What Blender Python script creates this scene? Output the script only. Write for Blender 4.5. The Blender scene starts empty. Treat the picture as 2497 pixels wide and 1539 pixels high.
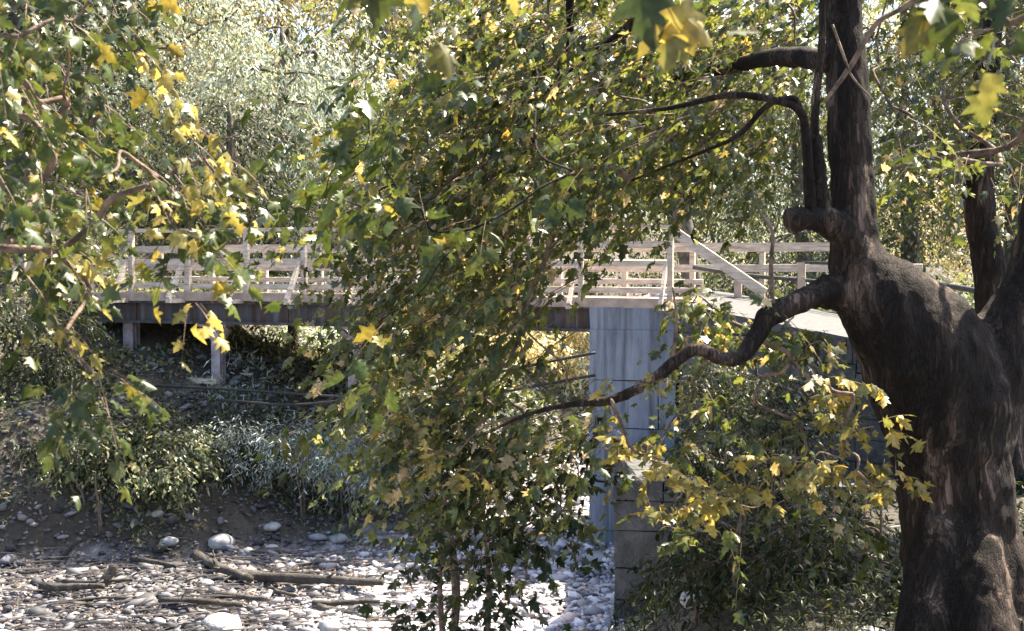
import bpy, bmesh, math, random
import numpy as np
from mathutils import Vector, noise as mnoise
R = math.radians
rng = np.random.default_rng(11)
random.seed(11)
SC = bpy.context.scene
COL = SC.collection

# ------------------------------------------------------------ camera, world, sun
F = 3013.0                       # focal length in pixels of the 2497 px wide photograph
PITCH = math.atan((769.5 - 700) / F)
cam_d = bpy.data.cameras.new('camera')
cam = bpy.data.objects.new('camera', cam_d)
COL.objects.link(cam)
cam.location = (0, 0, 0)
cam.rotation_euler = (math.pi / 2 - PITCH, 0, 0)
cam_d.sensor_width = 36.0
cam_d.lens = 36.0 * F / 2497.0
cam_d.clip_start = 0.1
cam_d.clip_end = 600
cam_d.dof.use_dof = True
cam_d.dof.focus_distance = 13.0
cam_d.dof.aperture_fstop = 6.3
SC.camera = cam

SUN_EL, SUN_AZ = 57.0, 54.0      # azimuth clockwise from +Y
w = bpy.data.worlds.new('World')
SC.world = w
w.use_nodes = True
nt = w.node_tree
bg = nt.nodes['Background']
sky = nt.nodes.new('ShaderNodeTexSky')
sky.sky_type = 'NISHITA'
sky.sun_disc = False
sky.sun_elevation = R(SUN_EL)
sky.sun_rotation = R(SUN_AZ)
sky.air_density = 1.0
sky.dust_density = 2.5
sky.ozone_density = 1.0
nt.links.new(sky.outputs[0], bg.inputs[0])
bg.inputs[1].default_value = 0.10
sl = bpy.data.lights.new('sun', 'SUN')
sl.energy = 5.0
sl.angle = R(0.5)
sl.color = (1.0, 0.90, 0.72)
sun = bpy.data.objects.new('sun', sl)
COL.objects.link(sun)
to_sun = Vector((math.sin(R(SUN_AZ)) * math.cos(R(SUN_EL)), math.cos(R(SUN_AZ)) * math.cos(R(SUN_EL)), math.sin(R(SUN_EL))))
sun.rotation_euler = to_sun.to_track_quat('Z', 'Y').to_euler()
SC.view_settings.view_transform = 'Standard'
SC.view_settings.look = 'None'
SC.view_settings.exposure = 2.05
SC.view_settings.gamma = 1.0
SC.cycles.max_bounces = 8
SC.cycles.transparent_max_bounces = 8

CP, SP = math.cos(PITCH), math.sin(PITCH)
def P(px, py, d):
    """world point seen at photograph pixel (px, py) at depth d metres"""
    r = (px - 1248.5) / F * d
    u = (769.5 - py) / F * d
    return np.array((r, d * CP + u * SP, -d * SP + u * CP))

# ------------------------------------------------------------ helpers
def tag(o, label=None, cat=None, group=None, kind=None):
    if label: o['label'] = label
    if cat: o['category'] = cat
    if group: o['group'] = group
    if kind: o['kind'] = kind
    return o

def empty(name, loc, label, cat, group=None):
    o = bpy.data.objects.new(name, None)
    COL.objects.link(o)
    o.location = tuple(loc)
    o.empty_display_size = 0.2
    return tag(o, label, cat, group)

def mesh_obj(name, V, faces, mat, parent=None, smooth=False, fl=None):
    """V (n,3) array in world space; faces (m,k) array, or a python list"""
    me = bpy.data.meshes.new(name)
    V = np.asarray(V, dtype=np.float32)
    off = np.array(parent.location, dtype=np.float32) if parent is not None else np.zeros(3, np.float32)
    if parent is not None and parent.parent is not None:
        off = off + np.array(parent.parent.location, dtype=np.float32)
    if isinstance(faces, np.ndarray):
        m, k = faces.shape
        me.vertices.add(len(V)); me.vertices.foreach_set('co', (V - off).ravel())
        me.loops.add(m * k); me.loops.foreach_set('vertex_index', faces.astype(np.int32).ravel())
        me.polygons.add(m)
        me.polygons.foreach_set('loop_start', np.arange(0, m * k, k, dtype=np.int32))
        me.polygons.foreach_set('loop_total', np.full(m, k, dtype=np.int32))
    else:
        me.from_pydata([tuple(v) for v in (V - off)], [], faces)
    if smooth:
        me.polygons.foreach_set('use_smooth', np.ones(len(me.polygons), dtype=bool))
    me.update(calc_edges=True)
    if not isinstance(faces, np.ndarray): me.validate()
    me.materials.append(mat)
    o = bpy.data.objects.new(name, me)
    COL.objects.link(o)
    if parent is not None: o.parent = parent
    return o

class MB:
    """collects tubes and boxes into one mesh"""
    def __init__(s): s.V = []; s.F = []; s.n = 0
    def add(s, V, Fc):
        s.V.append(np.asarray(V, float)); s.F += [tuple(i + s.n for i in f) for f in Fc]; s.n += len(V)
    def box(s, a, b, w, h, up=(0, 0, 1), jit=0.0):
        """beam from a to b; w = width sideways, h = height along up"""
        a = np.array(a, float); b = np.array(b, float)
        d = b - a; d /= np.linalg.norm(d)
        side = np.cross(d, up); side /= np.linalg.norm(side)
        upv = np.cross(side, d)
        vs = []
        for p in (a, b):
            for sx, sz in ((-1, -1), (1, -1), (1, 1), (-1, 1)):
                vs.append(p + side * sx * w / 2 + upv * sz * h / 2 + (rng.normal(0, jit, 3) if jit else 0))
        s.add(vs, [(0, 1, 2, 3)[::-1], (4, 5, 6, 7), (0, 1, 5, 4), (1, 2, 6, 5), (2, 3, 7, 6), (3, 0, 4, 7)])
    def tube(s, pts, rad, n=8, cap=True, rough=0.0):
        pts = np.asarray(pts, float); m = len(pts)
        rad = np.full(m, rad) if np.isscalar(rad) else np.asarray(rad, float)
        tan = np.gradient(pts, axis=0); tan /= np.linalg.norm(tan, axis=1)[:, None] + 1e-9
        ref = np.array((0.13, 0.9, 0.2)) if abs(tan[0][1]) < 0.8 else np.array((1.0, 0.1, 0.2))
        vs = []
        a = np.arange(n) / n * 2 * np.pi
        for i in range(m):
            u = ref - tan[i] * np.dot(ref, tan[i]); u /= np.linalg.norm(u); ref = u
            v = np.cross(tan[i], u)
            rr = rad[i] * (1 + (rng.normal(0, rough, n) if rough else 0))
            vs.append(pts[i] + np.outer(np.cos(a) * rr, u) + np.outer(np.sin(a) * rr, v))
        V = np.vstack(vs); Fc = []
        for i in range(m - 1):
            for j in range(n):
                k = (j + 1) % n
                Fc.append((i * n + j, i * n + k, (i + 1) * n + k, (i + 1) * n + j))
        if cap:
            Fc.append(tuple(range(n))[::-1]); Fc.append(tuple((m - 1) * n + j for j in range(n)))
        s.add(V, Fc)
    def build(s, name, mat, parent=None, smooth=False):
        return mesh_obj(name, np.vstack(s.V), s.F, mat, parent, smooth)

def bezier(pts, n=12):
    """Catmull-Rom through pts"""
    pts = [np.array(p, float) for p in pts]
    q = [2 * pts[0] - pts[1]] + pts + [2 * pts[-1] - pts[-2]]
    out = []
    for i in range(1, len(q) - 2):
        for t in np.linspace(0, 1, n, endpoint=False):
            a, b, c, d = q[i - 1], q[i], q[i + 1], q[i + 2]
            out.append(0.5 * ((2 * b) + (-a + c) * t + (2 * a - 5 * b + 4 * c - d) * t * t + (-a + 3 * b - 3 * c + d) * t ** 3))
    out.append(pts[-1])
    return np.array(out)

def rad_along(rs, m):
    return np.interp(np.linspace(0, 1, m), np.linspace(0, 1, len(rs)), rs)

def vnoise(V, scale, seed=0.0):
    return np.array([mnoise.noise(Vector((v[0] * scale + seed, v[1] * scale - seed, v[2] * scale + 2 * seed))) for v in V])

# ------------------------------------------------------------ materials
def new_mat(name):
    m = bpy.data.materials.new(name); m.use_nodes = True
    return m, m.node_tree, m.node_tree.nodes['Principled BSDF']

def ramp_node(nt, stops, interp='LINEAR'):
    r = nt.nodes.new('ShaderNodeValToRGB'); r.color_ramp.interpolation = interp
    e = r.color_ramp.elements
    e[0].position, e[0].color = stops[0][0], (*stops[0][1], 1)
    e[1].position, e[1].color = stops[-1][0], (*stops[-1][1], 1)
    for p, c in stops[1:-1]:
        n = e.new(p); n.color = (*c, 1)
    return r

def surf(name, stops, scale=3.0, detail=8, rough=0.8, bump=0.3, bscale=20, spec=0.3, stretch=(1, 1, 1), dist=0.02):
    m, nt, b = new_mat(name)
    tc = nt.nodes.new('ShaderNodeTexCoord'); mp = nt.nodes.new('ShaderNodeMapping')
    mp.inputs['Scale'].default_value = stretch
    nt.links.new(tc.outputs['Object'], mp.inputs[0])
    n1 = nt.nodes.new('ShaderNodeTexNoise'); n1.inputs['Scale'].default_value = scale; n1.inputs['Detail'].default_value = detail
    n1.inputs['Roughness'].default_value = 0.65
    nt.links.new(mp.outputs[0], n1.inputs['Vector'])
    r = ramp_node(nt, stops); nt.links.new(n1.outputs[0], r.inputs[0]); nt.links.new(r.outputs[0], b.inputs['Base Color'])
    n2 = nt.nodes.new('ShaderNodeTexNoise'); n2.inputs['Scale'].default_value = bscale; n2.inputs['Detail'].default_value = 6
    nt.links.new(mp.outputs[0], n2.inputs['Vector'])
    bp = nt.nodes.new('ShaderNodeBump'); bp.inputs['Strength'].default_value = bump; bp.inputs['Distance'].default_value = dist
    nt.links.new(n2.outputs[0], bp.inputs['Height']); nt.links.new(bp.outputs[0], b.inputs['Normal'])
    b.inputs['Roughness'].default_value = rough
    b.inputs['Specular IOR Level'].default_value = spec
    return m

def leaf_mat(name, stops, trans=0.45, rough=0.38, spec=0.5, tcol=1.5):
    """leaf: glossy top, light passes through; each leaf its own tint"""
    m, nt, b = new_mat(name)
    g = nt.nodes.new('ShaderNodeNewGeometry')
    r = ramp_node(nt, stops)
    nt.links.new(g.outputs['Random Per Island'], r.inputs[0])
    tc = nt.nodes.new('ShaderNodeTexCoord'); n = nt.nodes.new('ShaderNodeTexNoise'); n.inputs['Scale'].default_value = 1.3; n.inputs['Detail'].default_value = 3
    nt.links.new(tc.outputs['Object'], n.inputs['Vector'])
    mr = nt.nodes.new('ShaderNodeMapRange'); mr.inputs[1].default_value = 0.3; mr.inputs[2].default_value = 0.7; mr.inputs[3].default_value = 0.65; mr.inputs[4].default_value = 1.35
    nt.links.new(n.outputs[0], mr.inputs[0])
    n3 = nt.nodes.new('ShaderNodeTexNoise'); n3.inputs['Scale'].default_value = 38; n3.inputs['Detail'].default_value = 5
    nt.links.new(tc.outputs['Object'], n3.inputs['Vector'])
    m3 = nt.nodes.new('ShaderNodeMapRange'); m3.inputs[1].default_value = .3; m3.inputs[2].default_value = .7; m3.inputs[3].default_value = .55; m3.inputs[4].default_value = 1.4
    nt.links.new(n3.outputs[0], m3.inputs[0])
    pr = nt.nodes.new('ShaderNodeMath'); pr.operation = 'MULTIPLY'; nt.links.new(mr.outputs[0], pr.inputs[0]); nt.links.new(m3.outputs[0], pr.inputs[1])
    mx = nt.nodes.new('ShaderNodeVectorMath'); mx.operation = 'SCALE'
    nt.links.new(r.outputs[0], mx.inputs[0]); nt.links.new(pr.outputs[0], mx.inputs['Scale'])
    nt.links.new(mx.outputs[0], b.inputs['Base Color'])
    b.inputs['Roughness'].default_value = rough; b.inputs['Specular IOR Level'].default_value = spec
    t = nt.nodes.new('ShaderNodeBsdfTranslucent')
    sc = nt.nodes.new('ShaderNodeVectorMath'); sc.operation = 'MULTIPLY'; sc.inputs[1].default_value = (tcol * 1.2, tcol * 1.05, tcol * 0.6)
    nt.links.new(mx.outputs[0], sc.inputs[0]); nt.links.new(sc.outputs[0], t.inputs['Color'])
    ms = nt.nodes.new('ShaderNodeMixShader'); ms.inputs[0].default_value = trans
    nt.links.new(b.outputs[0], ms.inputs[1]); nt.links.new(t.outputs[0], ms.inputs[2])
    nt.links.new(ms.outputs[0], nt.nodes['Material Output'].inputs[0])
    return m

G0, G1, G2 = (.035, .055, .018), (.09, .12, .036), (.13, .15, .05)
YL, OR_ = (.44, .33, .08), (.30, .16, .05)
M = {}
M['leaf_plane'] = leaf_mat('plane_leaf', [(0, G0), (.5, G1), (.86, (.15, .17, .05)), (.93, (.30, .25, .12)), (.975, (.60, .50, .36)), (1, YL)], rough=.32, spec=.8)
M['leaf_left'] = leaf_mat('maple_leaf', [(0, (.035, .055, .018)), (.5, (.06, .09, .025)), (.88, (.11, .13, .035)), (.96, (.25, .21, .04)), (1, (.30, .25, .07))], trans=.36, tcol=1.15)
M['leaf_yellow'] = leaf_mat('yellowing_leaf', [(0, (.10, .12, .04)), (.35, (.26, .24, .08)), (1, (.46, .37, .11))], tcol=1.25)
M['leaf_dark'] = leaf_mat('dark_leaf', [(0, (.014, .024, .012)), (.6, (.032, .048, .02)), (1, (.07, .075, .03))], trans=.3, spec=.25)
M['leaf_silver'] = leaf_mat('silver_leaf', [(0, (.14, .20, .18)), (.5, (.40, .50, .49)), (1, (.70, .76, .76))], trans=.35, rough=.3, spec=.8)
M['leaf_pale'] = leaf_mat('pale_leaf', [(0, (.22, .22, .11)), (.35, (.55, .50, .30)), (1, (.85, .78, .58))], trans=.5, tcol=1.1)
M['leaf_mid'] = leaf_mat('mid_leaf', [(0, (.045, .075, .035)), (.5, (.11, .15, .08)), (.85, (.24, .26, .14)), (1, (.5, .46, .28))], trans=.4, spec=.7)
M['bark'] = surf('plane_bark', [(.35, (.018, .013, .011)), (.50, (.042, .031, .026)), (.66, (.16, .115, .09))], scale=9, detail=12, bscale=45, bump=1.0, rough=.9, stretch=(1, 1, .4), dist=.03, spec=.15)
def bark_mat():
    m, nt, b = new_mat('cracked_bark')
    tc = nt.nodes.new('ShaderNodeTexCoord'); mp = nt.nodes.new('ShaderNodeMapping'); mp.inputs['Scale'].default_value = (1, 1, .22)
    nt.links.new(tc.outputs['Object'], mp.inputs[0])
    n0 = nt.nodes.new('ShaderNodeTexNoise'); n0.inputs['Scale'].default_value = 7; n0.inputs['Detail'].default_value = 8
    nt.links.new(mp.outputs[0], n0.inputs['Vector'])
    ad = nt.nodes.new('ShaderNodeMixRGB'); ad.blend_type = 'ADD'; ad.inputs[0].default_value = .30
    nt.links.new(mp.outputs[0], ad.inputs[1]); nt.links.new(n0.outputs['Color'], ad.inputs[2])
    v = nt.nodes.new('ShaderNodeTexVoronoi'); v.feature = 'DISTANCE_TO_EDGE'; v.inputs['Scale'].default_value = 42
    nt.links.new(ad.outputs[0], v.inputs['Vector'])
    v2 = nt.nodes.new('ShaderNodeTexVoronoi'); v2.inputs['Scale'].default_value = 42; nt.links.new(ad.outputs[0], v2.inputs['Vector'])
    cr = ramp_node(nt, [(0, (.6, .6, .6)), (.05, (.85, .85, .85)), (.14, (1, 1, 1))]); nt.links.new(v.outputs['Distance'], cr.inputs[0])
    col = ramp_node(nt, [(.0, (.014, .011, .010)), (.45, (.024, .018, .015)), (.75, (.07, .05, .04)), (1, (.24, .17, .135))])
    sp = nt.nodes.new('ShaderNodeSeparateColor'); nt.links.new(v2.outputs['Color'], sp.inputs[0])
    mm = nt.nodes.new('ShaderNodeMath'); mm.operation = 'MULTIPLY_ADD'; mm.inputs[1].default_value = .35; nt.links.new(sp.outputs[0], mm.inputs[0])
    m2 = nt.nodes.new('ShaderNodeMath'); m2.operation = 'MULTIPLY_ADD'; m2.inputs[1].default_value = 2.2; m2.inputs[2].default_value = -.80; nt.links.new(n0.outputs[0], m2.inputs[0])
    nt.links.new(m2.outputs[0], mm.inputs[2]); nt.links.new(mm.outputs[0], col.inputs[0])
    mu = nt.nodes.new('ShaderNodeMixRGB'); mu.blend_type = 'MULTIPLY'; mu.inputs[0].default_value = 1
    nt.links.new(col.outputs[0], mu.inputs[1]); nt.links.new(cr.outputs[0], mu.inputs[2]); nt.links.new(mu.outputs[0], b.inputs['Base Color'])
    n2 = nt.nodes.new('ShaderNodeTexNoise'); n2.inputs['Scale'].default_value = 60; n2.inputs['Detail'].default_value = 6; nt.links.new(mp.outputs[0], n2.inputs['Vector'])
    hh = nt.nodes.new('ShaderNodeMath'); hh.operation = 'MULTIPLY_ADD'; hh.inputs[1].default_value = .35; nt.links.new(n2.outputs[0], hh.inputs[0]); nt.links.new(cr.outputs[0], hh.inputs[2])
    bp = nt.nodes.new('ShaderNodeBump'); bp.inputs['Distance'].default_value = .012; nt.links.new(hh.outputs[0], bp.inputs['Height']); nt.links.new(bp.outputs[0], b.inputs['Normal'])
    b.inputs['Roughness'].default_value = .85; b.inputs['Specular IOR Level'].default_value = .2
    return m
M['bark'] = bark_mat()
M['bark_thin'] = surf('branch_bark', [(.35, (.06, .045, .035)), (.65, (.30, .21, .16))], scale=14, bscale=60, bump=.4, rough=.8)
M['bark_far'] = surf('far_bark', [(.35, (.06, .05, .04)), (.65, (.20, .17, .14))], scale=6, bscale=30, bump=.5, rough=.9)
M['wood'] = surf('weathered_wood', [(.3, (.44, .36, .29)), (.6, (.68, .58, .48)), (.8, (.80, .71, .60))], scale=6, bscale=60, bump=.3, rough=.8, stretch=(1, 1, 3))
M['fascia'] = surf('fascia_wood', [(.3, (.30, .22, .17)), (.7, (.56, .45, .37))], scale=5, bscale=40, bump=.4, rough=.8)
M['girder'] = surf('stained_girder', [(.3, (.035, .035, .037)), (.5, (.08, .078, .08)), (.75, (.17, .165, .175))], scale=2.2, bscale=25, bump=.3, rough=.7, stretch=(3, 3, .35))
M['steel'] = surf('rusty_steel_post', [(.3, (.14, .10, .09)), (.5, (.34, .28, .28)), (.7, (.50, .47, .52))], scale=5, bscale=40, bump=.3, rough=.6)
M['concrete'] = surf('pier_concrete', [(.3, (.15, .175, .225)), (.5, (.24, .27, .33)), (.75, (.33, .36, .42))], scale=2.4, detail=14, bscale=35, bump=.6, stretch=(1.6, 1.6, .5), rough=.85)
def add_streaks(m, stretch, scale, lo, a=.35, b_=.6):
    nt = m.node_tree; b = nt.nodes['Principled BSDF']; src = b.inputs['Base Color'].links[0].from_socket
    tc = nt.nodes.new('ShaderNodeTexCoord'); mp = nt.nodes.new('ShaderNodeMapping'); mp.inputs['Scale'].default_value = stretch
    n = nt.nodes.new('ShaderNodeTexNoise'); n.inputs['Scale'].default_value = scale; n.inputs['Detail'].default_value = 9; n.inputs['Roughness'].default_value = .6
    nt.links.new(tc.outputs['Object'], mp.inputs[0]); nt.links.new(mp.outputs[0], n.inputs['Vector'])
    r = ramp_node(nt, [(a, lo), (b_, (1, 1, 1))]); nt.links.new(n.outputs[0], r.inputs[0])
    mu = nt.nodes.new('ShaderNodeMixRGB'); mu.blend_type = 'MULTIPLY'; mu.inputs[0].default_value = 1
    nt.links.new(src, mu.inputs[1]); nt.links.new(r.outputs[0], mu.inputs[2]); nt.links.new(mu.outputs[0], b.inputs['Base Color'])
add_streaks(M['concrete'], (6, 6, .35), 1.2, (.50, .48, .44), .38, .56)
add_streaks(M['wood'], (.9, .9, 14), 2.5, (.66, .61, .56), .36, .50)
add_streaks(M['girder'], (5, 5, .3), 2.0, (.9, .55, .4), .4, .55)
M['stone'] = surf('wall_stone', [(.3, (.05, .05, .052)), (.5, (.10, .10, .10)), (.75, (.19, .185, .18))], scale=4, bscale=30, bump=.6, rough=.9, dist=.04)
M['mortar'] = surf('mortar', [(.3, (.10, .10, .10)), (.7, (.2, .2, .19))], scale=9, bscale=50, bump=.5)
M['pipe'] = surf('dark_pipe', [(.3, (.03, .035, .035)), (.7, (.10, .10, .10))], scale=10, bscale=50, bump=.1, rough=.5)
M['cable'] = surf('cable', [(.3, (.02, .02, .02)), (.7, (.05, .05, .05))], rough=.6)
M['path'] = surf('path_gravel', [(.3, (.07, .068, .07)), (.7, (.14, .137, .135))], scale=12, bscale=80, bump=.4)
M['rock'] = surf('river_rock', [(.3, (.26, .26, .27)), (.5, (.40, .39, .39)), (.75, (.58, .56, .54))], scale=2.5, bscale=25, bump=.5, rough=.8)
M['driftwood'] = surf('driftwood', [(.3, (.03, .026, .023)), (.55, (.08, .07, .06)), (.8, (.26, .24, .22))], scale=5, bscale=45, bump=.7, rough=.85)
M['stick'] = surf('stick', [(.3, (.05, .043, .04)), (.7, (.24, .21, .19))], scale=8)
M['litter'] = leaf_mat('fallen_leaf', [(0, (.10, .07, .05)), (.5, (.26, .17, .11)), (1, (.48, .36, .26))], trans=.15)
M['deadleaf'] = leaf_mat('dead_leaf', [(0, (.22, .12, .06)), (.6, (.45, .28, .16)), (1, (.65, .48, .32))], trans=.35)
# gravel: each stone its own grey
def gravel_mat():
    m, nt, b = new_mat('gravel_stone')
    g = nt.nodes.new('ShaderNodeNewGeometry')
    r = ramp_node(nt, [(0, (.04, .04, .045)), (.35, (.13, .125, .135)), (.7, (.22, .215, .235)), (.93, (.40, .39, .41)), (1, (.30, .20, .16))])
    nt.links.new(g.outputs['Random Per Island'], r.inputs[0])
    n = nt.nodes.new('ShaderNodeTexNoise'); n.inputs['Scale'].default_value = 14; n.inputs['Detail'].default_value = 4
    tc = nt.nodes.new('ShaderNodeTexCoord'); nt.links.new(tc.outputs['Object'], n.inputs['Vector'])
    mr = nt.nodes.new('ShaderNodeMapRange'); mr.inputs[3].default_value = .7; mr.inputs[4].default_value = 1.3
    nt.links.new(n.outputs[0], mr.inputs[0])
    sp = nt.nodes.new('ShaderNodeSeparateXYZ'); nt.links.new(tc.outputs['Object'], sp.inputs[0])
    m4 = nt.nodes.new('ShaderNodeMapRange'); m4.inputs[1].default_value = -3.6; m4.inputs[2].default_value = -1.0; m4.inputs[3].default_value = .68; m4.inputs[4].default_value = 2.2  # brighter stones rightward: sunlit strip and left-hand shade are painted into the colour
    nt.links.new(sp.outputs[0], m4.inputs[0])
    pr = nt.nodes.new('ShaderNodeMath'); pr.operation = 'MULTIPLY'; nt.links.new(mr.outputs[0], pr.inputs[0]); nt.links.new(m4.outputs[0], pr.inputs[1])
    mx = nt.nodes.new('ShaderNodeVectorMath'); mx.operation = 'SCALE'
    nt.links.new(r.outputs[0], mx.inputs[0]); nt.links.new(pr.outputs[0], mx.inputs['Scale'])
    nt.links.new(mx.outputs[0], b.inputs['Base Color']); b.inputs['Roughness'].default_value = .75
    return m
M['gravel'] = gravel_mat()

# ------------------------------------------------------------ terrain
PW_X, PW_Y = [0.6, 1.3, 2.7, 4.5, 7.5, 12], [19.3, 19.0, 18.2, 16.1, 12.6, 9]
def wall_y(x): return np.interp(x, PW_X, PW_Y)
def path_z(x, y):
    return np.interp(x, [1, 2.7, 4.5, 7.5, 12], [-.28, -.36, -.78, -1.05, -1.2]) + 0.085 * np.clip(y - wall_y(x), 0, 3.4)
def x_toe(y): return np.interp(y, [4, 10, 15, 17.5, 18.3, 19.2, 20.8, 27, 40, 60, 90], [-26, -21, -15, -8.2, -4.6, -2.4, -.7, 1.0, 5.5, 12, 20])
def x_rb(y): return np.interp(y, [-10, 4, 8, 12, 14.7, 19, 28, 40, 60, 90], [-1.4, -1.0, -.4, .1, 1.0, 1.2, 6, 12, 20, 30])
def ss(a, b, x):
    t = np.clip((x - a) / (b - a), 0, 1); return t * t * (3 - 2 * t)
def sfac(y): return np.interp(y, [15, 17.8, 20.5, 23], [.36, .30, .46, .85])
def height(x, y):
    x = np.asarray(x, float); y = np.asarray(y, float)
    bed = np.interp(y, [0, 14, 20, 30, 60, 90], [-4.3, -4.15, -4.0, -3.7, -2.2, -1])
    s = (x_toe(y) - x) * sfac(y)
    left = np.interp(s, [0, .3, 2.0, 3.0, 4.5, 11, 22, 45, 90], [0, .18, 1.95, 2.5, 3.0, 6.6, 13, 26, 40])
    zl = bed + np.where(s > 0, left, 0)
    rr = x - x_rb(y)
    zb = np.interp(y, [-10, 0, 7, 12, 15, 60], [-1.6, -1.6, -2.1, -2.5, -2.6, -2.5])
    near = bed + (zb - bed) * ss(0, 2.4, rr) + np.clip(rr - 2.4, 0, 8) * .06
    beh = y > wall_y(x) + 0.25
    emb = path_z(x, y) - .13
    far = np.where(y > 22, bed + (-.7 - bed) * ss(0, 3.0, rr) + np.clip(rr - 5, 0, 40) * .22, emb)
    zr = np.where(beh & (x > 1.6), np.where(y > 22, far, emb), near)
    z = np.where(rr > 0, zr, zl)
    return z
def hgt(x, y):
    return height(x, y) + 0.07 * np.sin(x * 1.7 + y * .8) * np.sin(y * 1.3 - x * .5) + .035 * np.sin(x * 4.3 - y * 3.1)

def ground():
    gx = np.concatenate([np.linspace(-110, -16, 48, endpoint=False), np.linspace(-16, 14, 150, endpoint=False), np.linspace(14, 110, 45)])
    gy = np.concatenate([np.linspace(-30, 2, 20, endpoint=False), np.linspace(2, 34, 160, endpoint=False), np.linspace(34, 150, 60)])
    X, Y = np.meshgrid(gx, gy)
    Z = hgt(X, Y)
    V = np.stack([X.ravel(), Y.ravel(), Z.ravel()], 1)
    V[:, 2] += 0.05 * vnoise(V * (1, 1, 0), 1.9)
    nx, ny = len(gx), len(gy)
    i = np.arange(nx * ny).reshape(ny, nx)
    Fc = np.stack([i[:-1, :-1].ravel(), i[:-1, 1:].ravel(), i[1:, 1:].ravel(), i[1:, :-1].ravel()], 1)
    m, nt, b = new_mat('ground_soil')
    tc = nt.nodes.new('ShaderNodeTexCoord')
    n1 = nt.nodes.new('ShaderNodeTexNoise'); n1.inputs['Scale'].default_value = .8; n1.inputs['Detail'].default_value = 10; n1.inputs['Roughness'].default_value = .7
    v = nt.nodes.new('ShaderNodeTexVoronoi'); v.inputs['Scale'].default_value = 9
    nt.links.new(tc.outputs['Object'], n1.inputs['Vector']); nt.links.new(tc.outputs['Object'], v.inputs['Vector'])
    bed = ramp_node(nt, [(0, (.10, .09, .09)), (.5, (.22, .20, .20)), (1, (.42, .40, .40))])
    nt.links.new(v.outputs['Color'], bed.inputs[0])
    soil = ramp_node(nt, [(.3, (.03, .026, .02)), (.5, (.06, .05, .038)), (.7, (.12, .10, .08))])
    nt.links.new(n1.outputs[0], soil.inputs[0])
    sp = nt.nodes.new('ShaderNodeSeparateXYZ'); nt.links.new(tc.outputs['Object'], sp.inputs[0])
    ma = nt.nodes.new('ShaderNodeMath'); ma.operation = 'MULTIPLY_ADD'; ma.inputs[1].default_value = 1.4
    nt.links.new(n1.outputs[0], ma.inputs[0]); nt.links.new(sp.outputs['Z'], ma.inputs[2])
    mr = nt.nodes.new('ShaderNodeMapRange'); mr.inputs[1].default_value = -3.35; mr.inputs[2].default_value = -3.1
    nt.links.new(ma.outputs[0], mr.inputs[0])
    mx = nt.nodes.new('ShaderNodeMix'); mx.data_type = 'RGBA'
    m4 = nt.nodes.new('ShaderNodeMapRange'); m4.inputs[1].default_value = -3.6; m4.inputs[2].default_value = -1.0; m4.inputs[3].default_value = .68; m4.inputs[4].default_value = 2.2  # same painted sunlight and shade across the bed colour, dark left to bright right
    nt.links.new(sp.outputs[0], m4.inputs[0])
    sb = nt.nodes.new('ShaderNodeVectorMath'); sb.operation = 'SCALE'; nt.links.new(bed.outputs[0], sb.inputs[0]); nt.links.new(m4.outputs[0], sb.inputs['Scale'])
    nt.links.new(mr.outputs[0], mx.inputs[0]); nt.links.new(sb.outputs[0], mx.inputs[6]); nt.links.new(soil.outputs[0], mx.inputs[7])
    nt.links.new(mx.outputs[2], b.inputs['Base Color'])
    bp = nt.nodes.new('ShaderNodeBump'); bp.inputs['Distance'].default_value = .06; bp.inputs['Strength'].default_value = .8
    nt.links.new(v.outputs['Distance'], bp.inputs['Height']); nt.links.new(bp.outputs[0], b.inputs['Normal'])
    b.inputs['Roughness'].default_value = .9
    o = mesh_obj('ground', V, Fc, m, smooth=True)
    tag(o, 'dry stony riverbed rising into wooded earth banks', 'ground', kind='structure')
ground()

def path():
    xs = np.linspace(2.35, 12, 40); V = []; 
    for x in xs:
        y0 = wall_y(x) + .02
        for k, dy in enumerate((0.0, 1.6, 3.3)):
            V.append((x + dy * .30, y0 + dy, path_z(x, y0 + dy)))
            V.append((x + dy * .30, y0 + dy, path_z(x, y0 + dy) - .12))
    Fc = []
    for i in range(len(xs) - 1):
        a, b = i * 6, (i + 1) * 6
        Fc += [(a, b, b + 2, a + 2), (a + 2, b + 2, b + 4, a + 4), (a, a + 1, b + 1, b), (a + 4, b + 4, b + 5, a + 5), (a + 1, a + 3, b + 3, b + 1), (a + 3, a + 5, b + 5, b + 3)]
    Fc += [(0, 2, 4, 5, 3, 1)]
    tag(mesh_obj('path', np.array(V), Fc, M['path']), 'pale sunlit gravel path coming down from the bridge end', 'path', kind='structure')
path()

# ------------------------------------------------------------ leaves
def sym(pts):  # right-hand outline from base to tip -> full outline
    l = [(-x, y) for x, y in reversed(pts) if x > 1e-6]
    return pts + l
T_MAPLE = sym([(0, 0), (.10, -.03), (.40, -.04), (.33, .10), (.28, .2), (.46, .30), (.62, .44), (.42, .46), (.22, .50), (.30, .66), (.20, .74), (0, 1.0)])
T_OVAL = sym([(0, 0), (.22, .25), (.26, .5), (.14, .8), (0, 1.0)])
T_DIAM = sym([(0, 0), (.30, .42), (0, 1.0)])
T_LONG = sym([(0, 0), (.11, .35), (.09, .7), (0, 1.0)])
def template(o, fold=.35, curl=.25):
    o = np.array(o, float)
    c = np.array([[0, .35 if len(o) > 8 else .45]])
    P2 = np.vstack([c, o])
    z = -fold * np.abs(P2[:, 0]) - curl * P2[:, 1] ** 2
    T = np.column_stack([P2[:, 0], P2[:, 1], z])
    n = len(o)
    if n <= 4:      # two triangles folded along the midrib
        T = T[1:]; return T, np.array([(0, 1, 2), (0, 2, 3)])
    tri = np.array([(0, 1 + i, 1 + (i + 1) % n) for i in range(n)])
    return T, tri
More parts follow.
